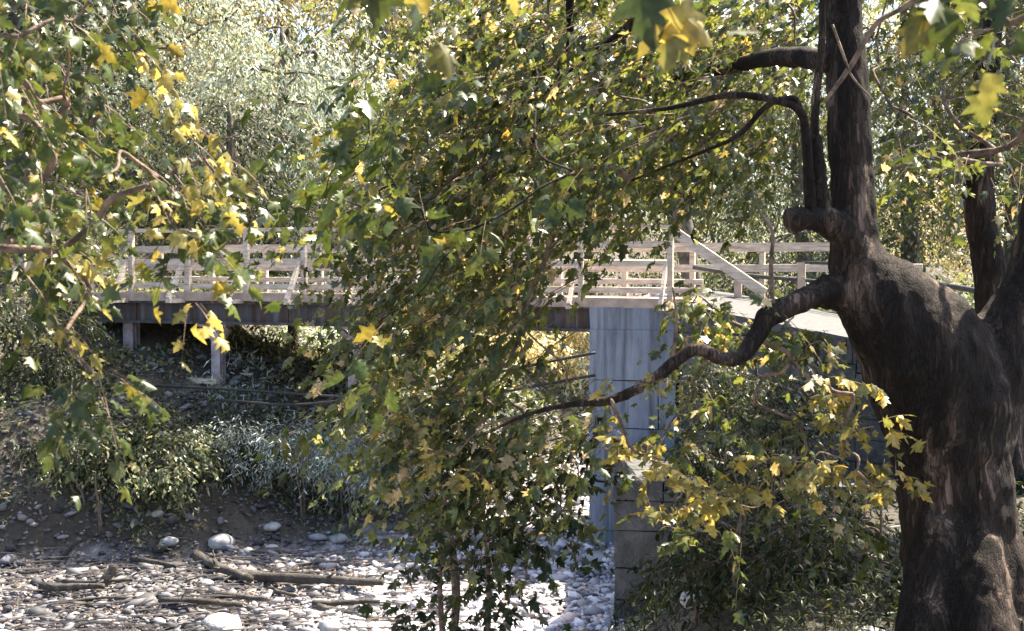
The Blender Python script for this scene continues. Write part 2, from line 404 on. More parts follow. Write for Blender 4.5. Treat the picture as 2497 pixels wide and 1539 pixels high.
TEMPL = {'maple': template(T_MAPLE), 'oval': template(T_OVAL), 'diam': template(T_DIAM), 'long': template(T_LONG)}

def unit(v): return v / (np.linalg.norm(v, axis=-1, keepdims=True) + 1e-9)

def leaves_mesh(pos, axis, nrm, size, kind, wr=(.6, 1.1)):
    """pos, axis (towards tip), approximate normal, size per leaf"""
    T, tri = TEMPL[kind]
    y = unit(axis); x = unit(np.cross(y, nrm)); z = np.cross(x, y)
    n0 = len(pos); wx = rng.uniform(*wr, n0)[:, None, None]; wz = rng.uniform(.2, 2.6, n0)[:, None, None]
    x = x * wx[:, 0]; z = z * wz[:, 0]
    V = pos[:, None, :] + size[:, None, None] * (T[None, :, 0, None] * x[:, None, :] + T[None, :, 1, None] * y[:, None, :] + T[None, :, 2, None] * z[:, None, :])
    n, k = len(pos), len(T)
    Fc = (tri[None] + (np.arange(n) * k)[:, None, None]).reshape(-1, 3)
    return V.reshape(-1, 3), Fc

def sprays(S, D, L, K, leaf, droop=.25, spread=.5, flat=.55, twig_r=.004, segs=4, lj=.35):
    """S start, D unit direction, L length of each spray, K leaves on each.
       returns leaf arrays and twig mesh"""
    n = len(S)
    side = unit(np.cross(D, np.array((0, 0, 1.0)) + rng.normal(0, .15, (n, 3))))
    t = np.tile(np.linspace(.12, 1.0, K), (n, 1)) + rng.normal(0, .03, (n, K))
    base = S[:, None] + D[:, None] * (L[:, None] * t)[..., None]
    base[..., 2] -= droop * L[:, None] * t ** 2
    sgn = np.where(np.arange(K) % 2 == 0, 1, -1)[None, :, None]
    wid = (spread * L[:, None] * (1.15 - t) * rng.uniform(.1, 1, (n, K)))[..., None] * .5
    pos = base + side[:, None] * sgn * wid
    pos[..., 2] -= rng.uniform(0, .10, (n, K)) * L[:, None]
    ax = D[:, None] * .7 + side[:, None] * sgn * .8 + rng.normal(0, lj, (n, K, 3))
    ax[..., 2] -= .45
    nr = rng.normal(0, flat, (n, K, 3)); nr[..., 2] += 1.0
    sz = rng.uniform(.55, 1.15, (n, K)) * leaf
    # twigs
    tt = np.linspace(0, 1, segs)
    C = S[:, None] + D[:, None] * (L[:, None] * tt)[..., None]
    C[..., 2] -= droop * L[:, None] * tt ** 2
    up = np.cross(side, D)
    a = np.arange(3) / 3 * 2 * np.pi
    rr = twig_r * (1 - .7 * tt)
    V = C[:, :, None] + rr[None, :, None, None] * (np.cos(a)[None, None, :, None] * side[:, None, None] + np.sin(a)[None, None, :, None] * up[:, None, None])
    f = []
    for i in range(segs - 1):
        for j in range(3):
            k = (j + 1) % 3
            f.append((i * 3 + j, i * 3 + k, (i + 1) * 3 + k, (i + 1) * 3 + j))
    f = np.array(f)
    TF = (f[None] + (np.arange(n) * segs * 3)[:, None, None]).reshape(-1, 4)
    return pos.reshape(-1, 3), ax.reshape(-1, 3), nr.reshape(-1, 3), sz.reshape(-1), V.reshape(-1, 3), TF

def in_poly(p, poly):
    x, y = p; c = False; n = len(poly)
    for i in range(n):
        x1, y1 = poly[i]; x2, y2 = poly[(i + 1) % n]
        if (y1 > y) != (y2 > y) and x < (x2 - x1) * (y - y1) / (y2 - y1) + x1: c = not c
    return c

def poly_clumps(poly, n, d0, d1, r=(.35, .6)):
    xs = [p[0] for p in poly]; ys = [p[1] for p in poly]; out = []
    cand = []
    while len(cand) < n * 12:
        q = (random.uniform(min(xs), max(xs)), random.uniform(min(ys), max(ys)))
        if in_poly(q, poly): cand.append(q)
    pts = [cand[0]]
    for _ in range(n - 1):     # best-candidate sampling keeps clumps apart
        best = max(random.sample(cand, min(60, len(cand))), key=lambda c: min((c[0] - q[0]) ** 2 + (c[1] - q[1]) ** 2 for q in pts))
        pts.append(best)
    for q in pts:
        d = random.uniform(d0, d1)
        out.append((P(q[0], q[1], d), random.uniform(*r)))
    return out

def grow_limbs(anchors, clumps, r_tip=.008, jit=.12, sag=.0, expo=.5):
    """joins clump centres to the tree by a branching network (nearest already reached point)"""
    nodes = [np.array(a, float) for a in anchors]; par = [-1] * len(nodes); plen = [0.0] * len(nodes)
    todo = [np.array(c[0], float) for c in clumps]
    while todo:
        best = None
        N = np.array(nodes); PL = np.array(plen)
        for k, c in enumerate(todo):
            dd = np.linalg.norm(N - c, axis=1)
            cost = dd + .35 * (PL + dd)
            j = int(np.argmin(cost))
            if best is None or cost[j] < best[0]: best = (cost[j], k, j, dd[j])
        _, k, j, dl = best
        nodes.append(todo.pop(k)); par.append(j); plen.append(plen[j] + dl)
    cnt = [1] * len(nodes)
    for i in range(len(nodes) - 1, -1, -1):
        if par[i] >= 0: cnt[par[i]] += cnt[i]
    na = len(anchors)
    def root(i):
        while par[i] >= na: i = par[i]
        return i
    groups = {}
    for i in range(na, len(nodes)):
        a, b = nodes[par[i]], nodes[i]
        L = np.linalg.norm(b - a)
        prev = nodes[par[par[i]]] if par[par[i]] >= 0 else a - np.array((0, 0, .3))
        t0 = unit(a - prev) * .3 * L
        mid1 = a + (b - a) * .33 + t0 * .4 + rng.normal(0, jit * L * .5, 3)
        mid2 = a + (b - a) * .68 + rng.normal(0, jit * L * .5, 3) - np.array((0, 0, sag * L))
        pts = bezier([a, mid1, mid2, b], 5)
        r0 = r_tip * (cnt[i] + .6) ** expo * 1.15; r1 = r_tip * max(cnt[i] - .3, .7) ** expo
        groups.setdefault(root(i), MB()).tube(pts, np.linspace(r0, r1, len(pts)), n=7, rough=.06)
    return list(groups.values())

def fill_clumps(clumps, per, K, leaf, L=(.3, .6), spread=.5, dj=.3, bias=(0, 0, 0), outw=.8, flat=.55, droop=.25, twig_r=.004, squash=.6):
    S = []; D = []
    for c, r in clumps:
        m = max(3, int(per * rng.uniform(.7, 1.3)))
        u = unit(rng.normal(0, 1, (m, 3))); rad = rng.uniform(0, 1, (m, 1)) ** .6 * r
        off = u * rad * np.array((1, 1, squash))
        S.append(c + off)
        d = unit(u * np.array((outw, outw, outw * .35)) + np.array(bias) + rng.normal(0, dj, (m, 3)))
        D.append(d)
    S = np.vstack(S); D = np.vstack(D)
    return sprays(S, D, rng.uniform(L[0], L[1], len(S)), K, leaf, flat=flat, droop=droop, twig_r=twig_r, spread=spread)

def crown_parts(root, data, kind, mat, name='crown', twigs=True, twig_mat=None, wr=(.6, 1.1)):
    pos, ax, nr, sz, TV, TF = data
    V, Fc = leaves_mesh(pos, ax, nr, sz, kind, wr)
    nl = len(Fc)
    if twigs:        # the fine twigs that carry the leaves belong to the crown
        TF3 = np.vstack([TF[:, [0, 1, 2]], TF[:, [0, 2, 3]]]) + len(V)
        V = np.vstack([V, TV]); Fc = np.vstack([Fc, TF3])
    o = mesh_obj(name, V, Fc, mat, root)
    if twigs:
        o.data.materials.append(twig_mat or M['bark_thin'])
        mi = np.zeros(len(o.data.polygons), dtype=np.int32); mi[nl:] = 1
        o.data.polygons.foreach_set('material_index', mi)
    return o

def on_ground(px, py, d0=3, d1=60):
    """where the view ray through a photograph pixel first meets the terrain"""
    prev = d0
    for d in np.arange(d0, d1, .15):
        q = P(px, py, d)
        if q[2] < float(hgt(q[0], q[1])):
            return P(px, py, (d + prev) / 2), (d + prev) / 2
        prev = d
    return P(px, py, d1), d1

# ------------------------------------------------------------ bridge
BU = unit(np.array((6.78, -2.3, 0))); BN = np.array((-BU[1], BU[0], 0))   # along (towards the pier), away from camera
BO = np.array((2.4, 18.7, 0))
def bz(t): return np.interp(t, [-16, -8, 1], [0, 0, -.09])
def B(t, a, z):
    q = BO + BU * t + BN * a; return np.array((q[0], q[1], z + bz(t)))
br = empty('footbridge', BO, 'weathered wooden footbridge with plank railings on a grey girder, crossing to the stone pier', 'bridge')
T0, T1, BW = -15.0, -.0, 2.9
def beam_part(name, segs, w, h, mat, label=None, jit=.004):
    m = MB()
    for a, b in segs: m.box(a, b, w, h, jit=jit)
    o = m.build(name, mat, br)
    if label: o['label'] = label
    return o
def spans(a, z, t0=T0, t1=T1, n=5):
    ts = np.linspace(t0, t1, n + 1)
    return [(B(ts[i] + .004, a, z + rng.normal(0, .004)), B(ts[i + 1] - .004, a, z + rng.normal(0, .004))) for i in range(n)]
# deck planks, edge boards, girders
m = MB()
t = T0
while t < T1 + .2:
    m.box(B(t + .07, -.05 + rng.normal(0, .015), -.125), B(t + .07, BW + .05, -.125), .13, .05, jit=.002); t += .145
m.build('deck', M['fascia'], br)
beam_part('edge_board', spans(-.10, -.165, n=4), .06, .15, M['fascia'])
beam_part('edge_board', spans(BW + .10, -.165, n=4), .06, .15, M['fascia'])
beam_part('kerb_board', spans(.06, .02, n=5), .09, .09, M['wood'])
beam_part('kerb_board', spans(BW - .06, .02, n=5), .09, .09, M['wood'])
def girder(a):
    m = MB()
    for i in range(3):
        t0 = T0 + i * 5; t1 = t0 + 5 - .006
        m.box(B(t0, a, -.42), B(t1, a, -.42), .05, .33)
        m.box(B(t0, a, -.259), B(t1, a, -.259), .2, .03)
        m.box(B(t0, a, -.60), B(t1, a, -.60), .24, .05)
        for k in range(5): 
            tt = t0 + .5 + k
            m.box(B(tt, a, -.575), B(tt, a, -.28), .09, .015, up=BU)
    return m.build('girder', M['girder'], br)
girder(.0); girder(BW - .2)
m = MB()
for t in np.arange(T0, T1, .9): m.box(B(t, 0.03, -.36), B(t, BW - .23, -.36), .1, .16)
m.build('cross_joists', M['fascia'], br)
# near railing
POST_T = [-14.2, -13.05, -11.9, -10.75, -9.6, -8.45, -7.3, -6.2, -5.1, -4.0, -2.8, -1.4, 0.0]
for i, t in enumerate(POST_T):
    m = MB(); m.box(B(t, -.02, -.24), B(t, -.02, .95), .085, .085, up=BU, jit=.004)
    m.build('post', M['wood'], br)
    m = MB(); m.box(B(t - .05, -.52, -.2), B(t - .05, -.07, .44), .09, .05, up=BU, jit=.003)
    m.box(B(t - .05, -.55, -.235), B(t - .05, .9, -.235), .09, .07)
    m.build('outrigger_strut', M['wood'], br)
def rail(a, z, w, h, t0=T0, t1=T1 + .05, n=4): 
    return beam_part('rail', spans(a, z, t0, t1, n), w, h, M['wood'])
rail(-.02, .985, .12, .055, n=5)
rail(.045, .44, .035, .10)
rail(.045, .72, .035, .11, t0=-2.8, t1=.05, n=1)
# sloping end brace of the near rail
m = MB(); m.box(B(.03, -.02, .93), B(1.45, -.35, .0), .05, .15); m.build('end_brace', M['wood'], br)
# far railing
for t in np.arange(-14.6, 1.6, 1.2):
    m = MB(); m.box(B(t, BW - .02, -.22), B(t, BW - .02, .78), .09, .09, up=BU, jit=.003); m.build('post', M['wood'], br)
rail(BW - .08, .76, .05, .15, t1=2.6, n=4)
rail(BW - .08, .40, .04, .13, t1=3.6, n=4)
rail(BW - .08, .16, .04, .09, t1=0, n=3)
# trestle under the deck
def leg(px, t_mat, w=.17, flare=False):
    # column standing under the girder line
    r = (px - 1248.5) / F
    t = (r * BO[1] - BO[0]) / (BU[0] - r * BU[1])
    top = B(t, .05, -.63); x, y = top[0], top[1]
    zb = float(hgt(x, y)) - .3
    zb = min(zb, -1.6)
    m = MB(); 
    m.box((x, y, zb), (x, y, top[2]), .02, w, up=BU); 
    m.box((x - BN[0] * w * .5, y - BN[1] * w * .5, zb), (x - BN[0] * w * .5, y - BN[1] * w * .5, top[2]), w, .015, up=BN)
    m.box((x + BN[0] * w * .5, y + BN[1] * w * .5, zb), (x + BN[0] * w * .5, y + BN[1] * w * .5, top[2]), w, .015, up=BN)
    if flare:
        m.box(B(t - .32, .05, -.655), B(t + .22, .05, -.655), .26, .05)
        m.box(B(t - .25, .05, -.70), B(t - .02, .05, -.95), .1, .1)
        m.box(B(t + .2, .05, -.70), B(t + .02, .05, -.95), .1, .1)
    m.build('trestle_leg', t_mat, br)
    return t
tl = [leg(316, M['steel'], .2), leg(528, M['steel'], .17, True), leg(862, M['steel'], .17, True)]
for t in tl:
    q = B(t, BW - .2, 0); m = MB(); m.box((q[0], q[1], float(hgt(q[0], q[1])) - .2), (q[0], q[1], -.66), .17, .17, up=BU); m.build('trestle_leg', M['girder'], br)
m = MB(); m.box(B(tl[0] + .1, -.08, -1.58), B(tl[1] + .05, -.08, -1.62), .08, .09); m.build('trestle_beam', M['wood'], br)
m = MB(); m.box(B(tl[2] + .1, .05, -.75), B(tl[2] + .75, .05, -1.15), .07, .07); m.build('knee_brace', M['girder'], br)

# ------------------------------------------------------------ pier, walls
def block_wall(root, name, a, b, z0, z1, course, blen, thick, mat, rough=.02, top=None, batter=0.0):
    """coursed blocks along line a->b, face towards the camera, each course slightly irregular"""
    a = np.array(a, float); b = np.array(b, float); d = b - a; Lw = np.linalg.norm(d); d /= Lw
    n = np.array((d[1], -d[0]))
    m = MB(); z = z0; row = 0
    while z < z1 - .02:
        h = min(course * rng.uniform(.85, 1.15), z1 - z)
        s = -rng.uniform(0, blen * .5) if row % 2 else 0
        off = -batter * (z1 - z)
        while s < Lw:
            l = blen * rng.uniform(.7, 1.4); s0, s1 = max(s, 0), min(s + l, Lw)
            if s1 - s0 > .03:
                if top is not None:
                    xm = a[0] + d[0] * (s0 + s1) / 2; h2 = min(h, top(xm) - z)
                else: h2 = h
                if h2 > .03:
                    p = rng.uniform(0, rough)
                    q0 = a + d * (s0 + .008) + n * (p - thick / 2 - off); q1 = a + d * (s1 - .008) + n * (p - thick / 2 - off)
                    m.box((*q0, z + h2 / 2), (*q1, z + h2 / 2), thick, h2 - .014, jit=.006)
            s += l
        z += h; row += 1
    return m.build(name, mat, root)

pier = empty('bridge_pier', (1.9, 18.5, -4), 'square bluish grey concrete pier of large blocks under the right end of the bridge', 'pier')
pa, pb = B(-1.24, -.12, 0)[:2], B(.10, -.12, 0)[:2]
block_wall(pier, 'face_blocks', pa, pb, -4.6, -.30, .80, 3.0, 1.1, M['concrete'], rough=.012)
m = MB(); m.box((*(pa + BN[:2] * .62), -2.4), (*(pb + BN[:2] * .62), -2.4), .9, 4.2); 
m.box((*(pa + BN[:2] * 1.9), -2.4), (*(pb + BN[:2] * 1.9), -2.4), 1.8, 4.2); m.build('core', M['concrete'], pier)
rw = empty('retaining_wall', (4, 16.5, -2), 'shaded stone retaining wall holding up the path behind the branches', 'wall')
pts = [(2.5, 18.42), (4.5, 16.1), (7.5, 12.6), (11, 9.8)]
for i in range(3):
    block_wall(rw, 'stonework', pts[i], pts[i + 1], -2.9, 0, .32, .62, .4, M['stone'], rough=.04, top=lambda x: float(path_z(x, wall_y(x))) + .0)
m = MB()
for i in range(3):
    a, b = pts[i], pts[i + 1]; za, zb = [float(path_z(q[0], wall_y(q[0]))) for q in (a, b)]
    for k in range(6):
        f0, f1 = k / 6, (k + 1) / 6 - .01
        q0 = np.array((a[0] + (b[0] - a[0]) * f0, a[1] + (b[1] - a[1]) * f0 + .12, np.interp(f0, [0, 1], [za, zb]) + .06)); q1 = np.array((a[0] + (b[0] - a[0]) * f1, a[1] + (b[1] - a[1]) * f1 + .12, np.interp(f1, [0, 1], [za, zb]) + .06))
        m.box(q0, q1, .34, .12, jit=.006)
m.build('coping', M['path'], rw)
lw = empty('stone_wall', (1.2, 15, -4.3), 'tall dark stone block wall rising straight from the pale riverbed', 'wall')
wl = P(1497, 1100, 15.0); 
block_wall(lw, 'stonework', (wl[0], 15.0), (6.0, 14.2), -4.7, -2.35, .42, .75, .6, M['stone'], rough=.05)
block_wall(lw, 'side_stonework', (wl[0] + .32, 18.6), (wl[0] + .32, 15.1), -4.7, -2.37, .42, .75, .6, M['stone'], rough=.03)

# pipe guard rail on the far side of the path
gr = empty('guard_rail', (4, 20, -.5), 'low dark metal pipe guard rail along the far edge of the path', 'guard rail')
g = [P(1700, 645, 20.5), P(1830, 668, 20.2), P(2070, 690, 19.4), P(2170, 672, 19.0), P(2440, 742, 17.2), P(2520, 760, 16.5)]
g = [P(1690, 652, 21.0), P(1830, 672, 20.6), P(1960, 683, 20.2), P(2100, 700, 19.6)]
g2 = [P(2100, 668, 19.6), P(2300, 695, 18.4), P(2520, 735, 17.0)]
for pts_, rr in ((g, .035), (g2, .045)):
    m = MB(); m.tube(bezier(pts_, 4), rr, n=7); m.build('pipe_rail', M['pipe'], gr, True)
for pts_ in ([P(1690, 722, 21.0), P(1850, 752, 20.4), P(2100, 768, 19.6)], [P(2100, 735, 19.6), P(2300, 752, 18.4), P(2520, 800, 17)]):
    m = MB(); m.tube(bezier(pts_, 4), .03, n=7); m.build('pipe_rail', M['pipe'], gr, True)
m = MB(); m.tube([P(1955, 640, 20.2), P(2150, 645, 19.4)], .028, n=7); m.build('pipe_rail', M['pipe'], gr, True)
for px, py, d in ((1955, 640, 20.2), (2305, 690, 18.35), (1800, 668, 20.7), (2130, 660, 19.3), (2450, 720, 17.4)):
    a = P(px, py, d); b = a.copy(); b[2] = min(-.75, a[2] - .7); m = MB(); m.box(b, a, .10, .12, up=BU); m.build('post', M['fascia'], gr)

def cable(name, pts_, label):
    m = MB(); m.tube(bezier(pts_, 8), .022, n=6)
    tag(m.build(name, M['cable'], None, True), label, 'cable')
cable('cable', [P(-60, 918, 21.5), P(120, 928, 21), P(530, 948, 20), P(900, 972, 19.3), P(1100, 975, 19), P(1330, 937, 18.6), P(1452, 915, 18.4)], 'lower dark cable sagging below the bridge to the concrete pier')
cable('cable', [P(530, 975, 19.6), P(760, 985, 19.3), P(1100, 930, 18.9), P(1340, 882, 18.5), P(1452, 860, 18.35)], 'upper dark cable meeting the concrete pier just under the girder')

# ------------------------------------------------------------ stones and driftwood
def stone_mesh(name, seed, flat=.55, sub=3, ang=.22):
    bm = bmesh.new(); bmesh.ops.create_icosphere(bm, subdivisions=sub, radius=.5)
    for v in bm.verts:
        n = mnoise.noise(v.co * 1.6 + Vector((seed * 7.3, seed, -seed * 3)))
        n2 = mnoise.noise(v.co * 5 + Vector((seed, 5, seed)))
        v.co *= 1 + ang * 1.6 * n + ang * .25 * n2
        v.co.z *= flat; v.co.y *= .8
    me = bpy.data.meshes.new(name); bm.to_mesh(me); bm.free(); me.materials.append(M['rock'])
    me.polygons.foreach_set('use_smooth', np.ones(len(me.polygons), dtype=bool))
    return me
SM = [stone_mesh('boulder', i, flat=[.5, .62, .45, .7][i % 4], ang=[.18, .3, .22, .15][i % 4]) for i in range(8)]
BOUL = [(538, 1513, 92, 'largest smooth bluish boulder at the bottom of the riverbed, left of centre'), (563, 1532, 48, 'small pale stone leaning against the largest bluish boulder'),
 (285, 1528, 46, 'angular white rock at the bottom edge near the left corner'), (389, 1510, 30, 'round stone with a reddish face left of the largest boulder'),
 (813, 1493, 44, 'warm cream stone beside the end of the driftwood sticks'), (802, 1526, 56, 'grey boulder at the bottom edge below the cream stone'),
 (884, 1531, 34, 'small boulder at the bottom edge next to the leafy sapling'), (542, 1314, 62, 'long flat grey slab lying on the foot of the far bank'),
 (660, 1339, 34, 'pale round cobble on the bank foot, right of the flat slab'), (663, 1292, 40, 'grey upright rock on the far bank above the pale cobble'),
 (410, 1331, 48, 'dull brown boulder in shadow left of the flat slab'), (385, 1253, 30, 'small shaded rock high on the dark far bank'),
 (823, 1310, 46, 'tan boulder in the middle of the gravel slope'), (595, 1346, 28, 'small stone just below the right end of the flat slab'),
 (182, 1502, 34, 'white stone among twigs near the left border of the riverbed'), (503, 1424, 36, 'grey stone half under the crossed driftwood logs'),
 (1452, 1362, 70, 'smooth bluish grey boulder against the foot of the dark stone wall'), (1705, 1440, 90, 'rough brownish rock in the dark grass under the wall'),
 (2062, 1325, 60, 'grey rock in deep shade left of the big trunk'), (2120, 1545, 60, 'dim rock at the very bottom beside the tree roots')]
for i, (px, py, wpx, lab) in enumerate(BOUL):
    q, d = on_ground(px, py + wpx * .15)
    s = wpx / F * d
    o = bpy.data.objects.new('boulder', SM[i % 8]); COL.objects.link(o)
    o.location = (q[0], q[1], float(hgt(q[0], q[1])) + s * .12); o.scale = (s * 1.05,) * 3; o.rotation_euler = (rng.normal(0, .1), rng.normal(0, .1), rng.uniform(-.5, .5))
    tag(o, lab, 'boulder', 'boulders along the dry riverbed')

def gravel():
    base = []
    for k in range(5):
        bm = bmesh.new(); bmesh.ops.create_icosphere(bm, subdivisions=1, radius=.5)
        for v in bm.verts: v.co *= 1 + .35 * mnoise.noise(v.co * 2.2 + Vector((k * 3.1, k, 0))); v.co.z *= .6
        base.append((np.array([v.co[:] for v in bm.verts]), np.array([[v.index for v in f.verts] for f in bm.faces]))); bm.free()
    N = 60000
    y = rng.uniform(12.5, 34, N); x = rng.uniform(-.45, .18, N) * y
    s = (x_toe(y) - x) * sfac(y); rr = x - x_rb(y)
    smax = np.interp(x, [-9, -4.5, -2.5, -1, 0], [.7, .9, 1.7, 2.6, 3.2])
    keep = (s < 3.5) & (rr < .5) & (rng.uniform(0, 1, N) < np.where(s > 0, np.maximum(.7 * np.clip(1 - s / smax, 0, 1), .50), 1)) & (rng.uniform(0, 1, N) < np.clip(1.5 - y / 40, .5, 1))
    x, y, s = x[keep], y[keep], s[keep]
    n = len(x); z = hgt(x, y)
    sz = np.clip(rng.lognormal(-2.75, .5, n), .02, .30)
    k = rng.integers(0, 5, n); Vs = []; Fs = []; off = 0
    for kk in range(5):
        idx = np.where(k == kk)[0]; bv, bf = base[kk]; m_ = len(idx)
        a = rng.uniform(0, 6.28, m_); tilt = rng.normal(0, .25, m_)
        sc = sz[idx][:, None, None] * np.stack([rng.uniform(.8, 1.5, m_), rng.uniform(.7, 1.1, m_), rng.uniform(.6, 1.1, m_)], 1)[:, None, :]
        q = bv[None] * sc
        q[..., 2] += tilt[:, None] * q[..., 0]
        ca, sa = np.cos(a)[:, None], np.sin(a)[:, None]
        X = q[..., 0] * ca - q[..., 1] * sa + x[idx][:, None]; Y = q[..., 0] * sa + q[..., 1] * ca + y[idx][:, None]
        Z = q[..., 2] + (z[idx] + sz[idx] * .12)[:, None]
        Vs.append(np.stack([X, Y, Z], 2).reshape(-1, 3)); Fs.append((bf[None] + (np.arange(m_) * len(bv))[:, None, None]).reshape(-1, 3) + off); off += m_ * len(bv)
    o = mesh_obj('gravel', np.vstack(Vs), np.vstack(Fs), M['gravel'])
    tag(o, 'loose pale cobbles and gravel covering the dry riverbed', 'gravel', kind='stuff')
gravel()

LOGS = [(478, 1378, 606, 1438, .16, 'slanting driftwood log that crosses over the long dark log'), (563, 1424, 925, 1455, .17, 'longest dark driftwood log lying across the riverbed'),
 (100, 1449, 250, 1452, .12, 'dark driftwood log touching the left border'), (153, 1431, 321, 1434, .07, 'pale stick lying just above the left dark log'),
 (392, 1481, 592, 1494, .10, 'driftwood pole above the largest bluish boulder'), (524, 1467, 656, 1485, .09, 'short driftwood pole between the long log and the boulder'),
 (670, 1453, 724, 1478, .06, 'short slanting stick under the middle of the long log'), (760, 1488, 925, 1488, .09, 'thin log with bright top reaching the sapling leaves'),
 (777, 1497, 925, 1524, .10, 'dark slanting log behind the warm cream stone'), (321, 1378, 430, 1401, .09, 'shaded log at the foot of the dark bank'),
 (581, 1403, 777, 1411, .05, 'thin straight pole just above the longest log'), (280, 1470, 420, 1462, .05, 'pale thin stick in the left part of the riverbed'),
 (120, 1482, 300, 1466, .05, 'light bent branch lying near the left border'), (930, 1470, 760, 1500, .05, 'pale stick crossing behind the thin bright log')]
def driftwood(p, q, dia, label, lift=.5):
    n = 9; t = np.linspace(0, 1, n)[:, None]
    L = np.linalg.norm(q - p)
    pts_ = p + (q - p) * t + np.cumsum(rng.normal(0, .006 * L, (n, 3)), 0); 
    m = MB(); dia *= .85
    m.tube(pts_, np.linspace(dia * .55, dia * .36, n) * rng.uniform(.9, 1.1, n), n=10, rough=.07)
    for k in range(2):
        i = rng.integers(2, n - 2); dr = unit(rng.normal(0, 1, 3) + (q - p) / L); dr[2] = abs(dr[2])
        m.tube([pts_[i], pts_[i] + dr * dia * 1.6], [dia * .16, dia * .07], n=6)
    tag(m.build('driftwood_log', M['driftwood'], None, True), label, 'driftwood', 'driftwood scattered over the riverbed')
for x1, y1, x2, y2, dia, lab in LOGS:
    a, _ = on_ground(x1, y1); b, _ = on_ground(x2, y2)
    a[2] += dia * .5 + .04; b[2] += dia * .5 + .06
    driftwood(a, b, dia, lab)
for x1, y1, x2, y2, dia, lab in [(125, 1384, 195, 1312, .10, 'grey pole leaning on the bank at the left border'), (243, 1436, 280, 1376, .17, 'broken grey stump standing tilted among the sticks'),
        (783, 1436, 766, 1398, .035, 'thin dark stick standing upright from the long log'), (535, 1392, 511, 1352, .13, 'short pale snag leaning behind the slanting log'),
        (250, 1280, 226, 1244, .06, 'small white broken stick on the dark bank'), (617, 1260, 578, 1240, .05, 'short pale stick lying on the bank above the flat slab')]:
    a, d = on_ground(x1, y1); b = P(x2, y2, d + .1)
    driftwood(a, b, dia, lab)
def twig_litter():
    m = MB()
    for _ in range(750):
        y = rng.uniform(13.5, 18.5); x = rng.uniform(-.42, -.02) * y
        if x < x_toe(y) - .9 or rng.uniform() > .25 + .9 * (-x / y - .02) / .4: continue
        L = rng.uniform(.15, .9); a = rng.normal(.05, .35); p = np.array((x, y, float(hgt(x, y)) + .06)); q = p + (math.cos(a) * L, math.sin(a) * L * .6, rng.normal(0, .03))
        m.tube(bezier([p, (p + q) / 2 + rng.normal(0, .03, 3), q], 2), [.012, .012, .01, .008, .005], n=4)
    tag(m.build('twig_litter', M['stick']), 'scattered washed-up twigs and sticks between the stones', 'twigs', kind='stuff')
twig_litter()

# ------------------------------------------------------------ ground cover
def scatter_cover(name, N, xf, mask, kind, mat, size, hmax, label, clump=1.2):
    y = rng.uniform(*xf[0], N); x = rng.uniform(*xf[1], N) * y
    k = mask(x, y); x, y = x[k], y[k]
    nz = vnoise(np.stack([x, y, x * 0], 1), clump, 3.3)
    k = nz > rng.uniform(-.45, .35, len(x)); x, y, nz = x[k], y[k], nz[k]
    z = hgt(x, y) + rng.uniform(.0, 1, len(x)) ** 1.5 * hmax * (1.0 + nz * 1.2)
    pos = np.stack([x, y, z], 1); n = len(x)
    ax = rng.normal(0, .6, (n, 3)); ax[:, 2] -= .15
    nr = rng.normal(0, .6, (n, 3)); nr[:, 2] += 1
    V, Fc = leaves_mesh(pos, ax, nr, rng.uniform(.6, 1.2, n) * size * (y / 22), kind)
    tag(mesh_obj(name, V, Fc, mat), label, 'ground cover', kind='stuff')
sL = lambda x, y: (x_toe(y) - x) * sfac(y)
scatter_cover('undergrowth', 170000, ((15, 44), (-.46, .25)), lambda x, y: (sL(x, y) > .5 + .5 * np.sin(y * 2.1 + x * 1.7)), 'diam', M['leaf_mid'], .11, .26, 'low leafy undergrowth covering the far bank')
scatter_cover('silver_undergrowth', 42000, ((17, 34), (-.30, .1)), lambda x, y: (sL(x, y) > .8) & (sL(x, y) < 9) & (x > -5.2), 'long', M['leaf_silver'], .17, .45, 'pale silvery low plants on the sunlit part of the far bank', clump=.8)
scatter_cover('fallen_leaves', 26000, ((13, 24), (-.46, .0)), lambda x, y: (sL(x, y) > -3.2) & (sL(x, y) < 4), 'diam', M['litter'], .07, .05, 'brown fallen leaves lying on the foot of the far bank')
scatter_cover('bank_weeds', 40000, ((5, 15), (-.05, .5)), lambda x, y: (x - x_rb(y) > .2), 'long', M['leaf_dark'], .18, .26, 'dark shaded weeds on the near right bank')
scatter_cover('far_undergrowth', 40000, ((20, 48), (.0, .46)), lambda x, y: (x - x_rb(y) > .8) & (y > wall_y(x) + 4.2), 'diam', M['leaf_mid'], .14, .6, 'green undergrowth behind the guard rail')

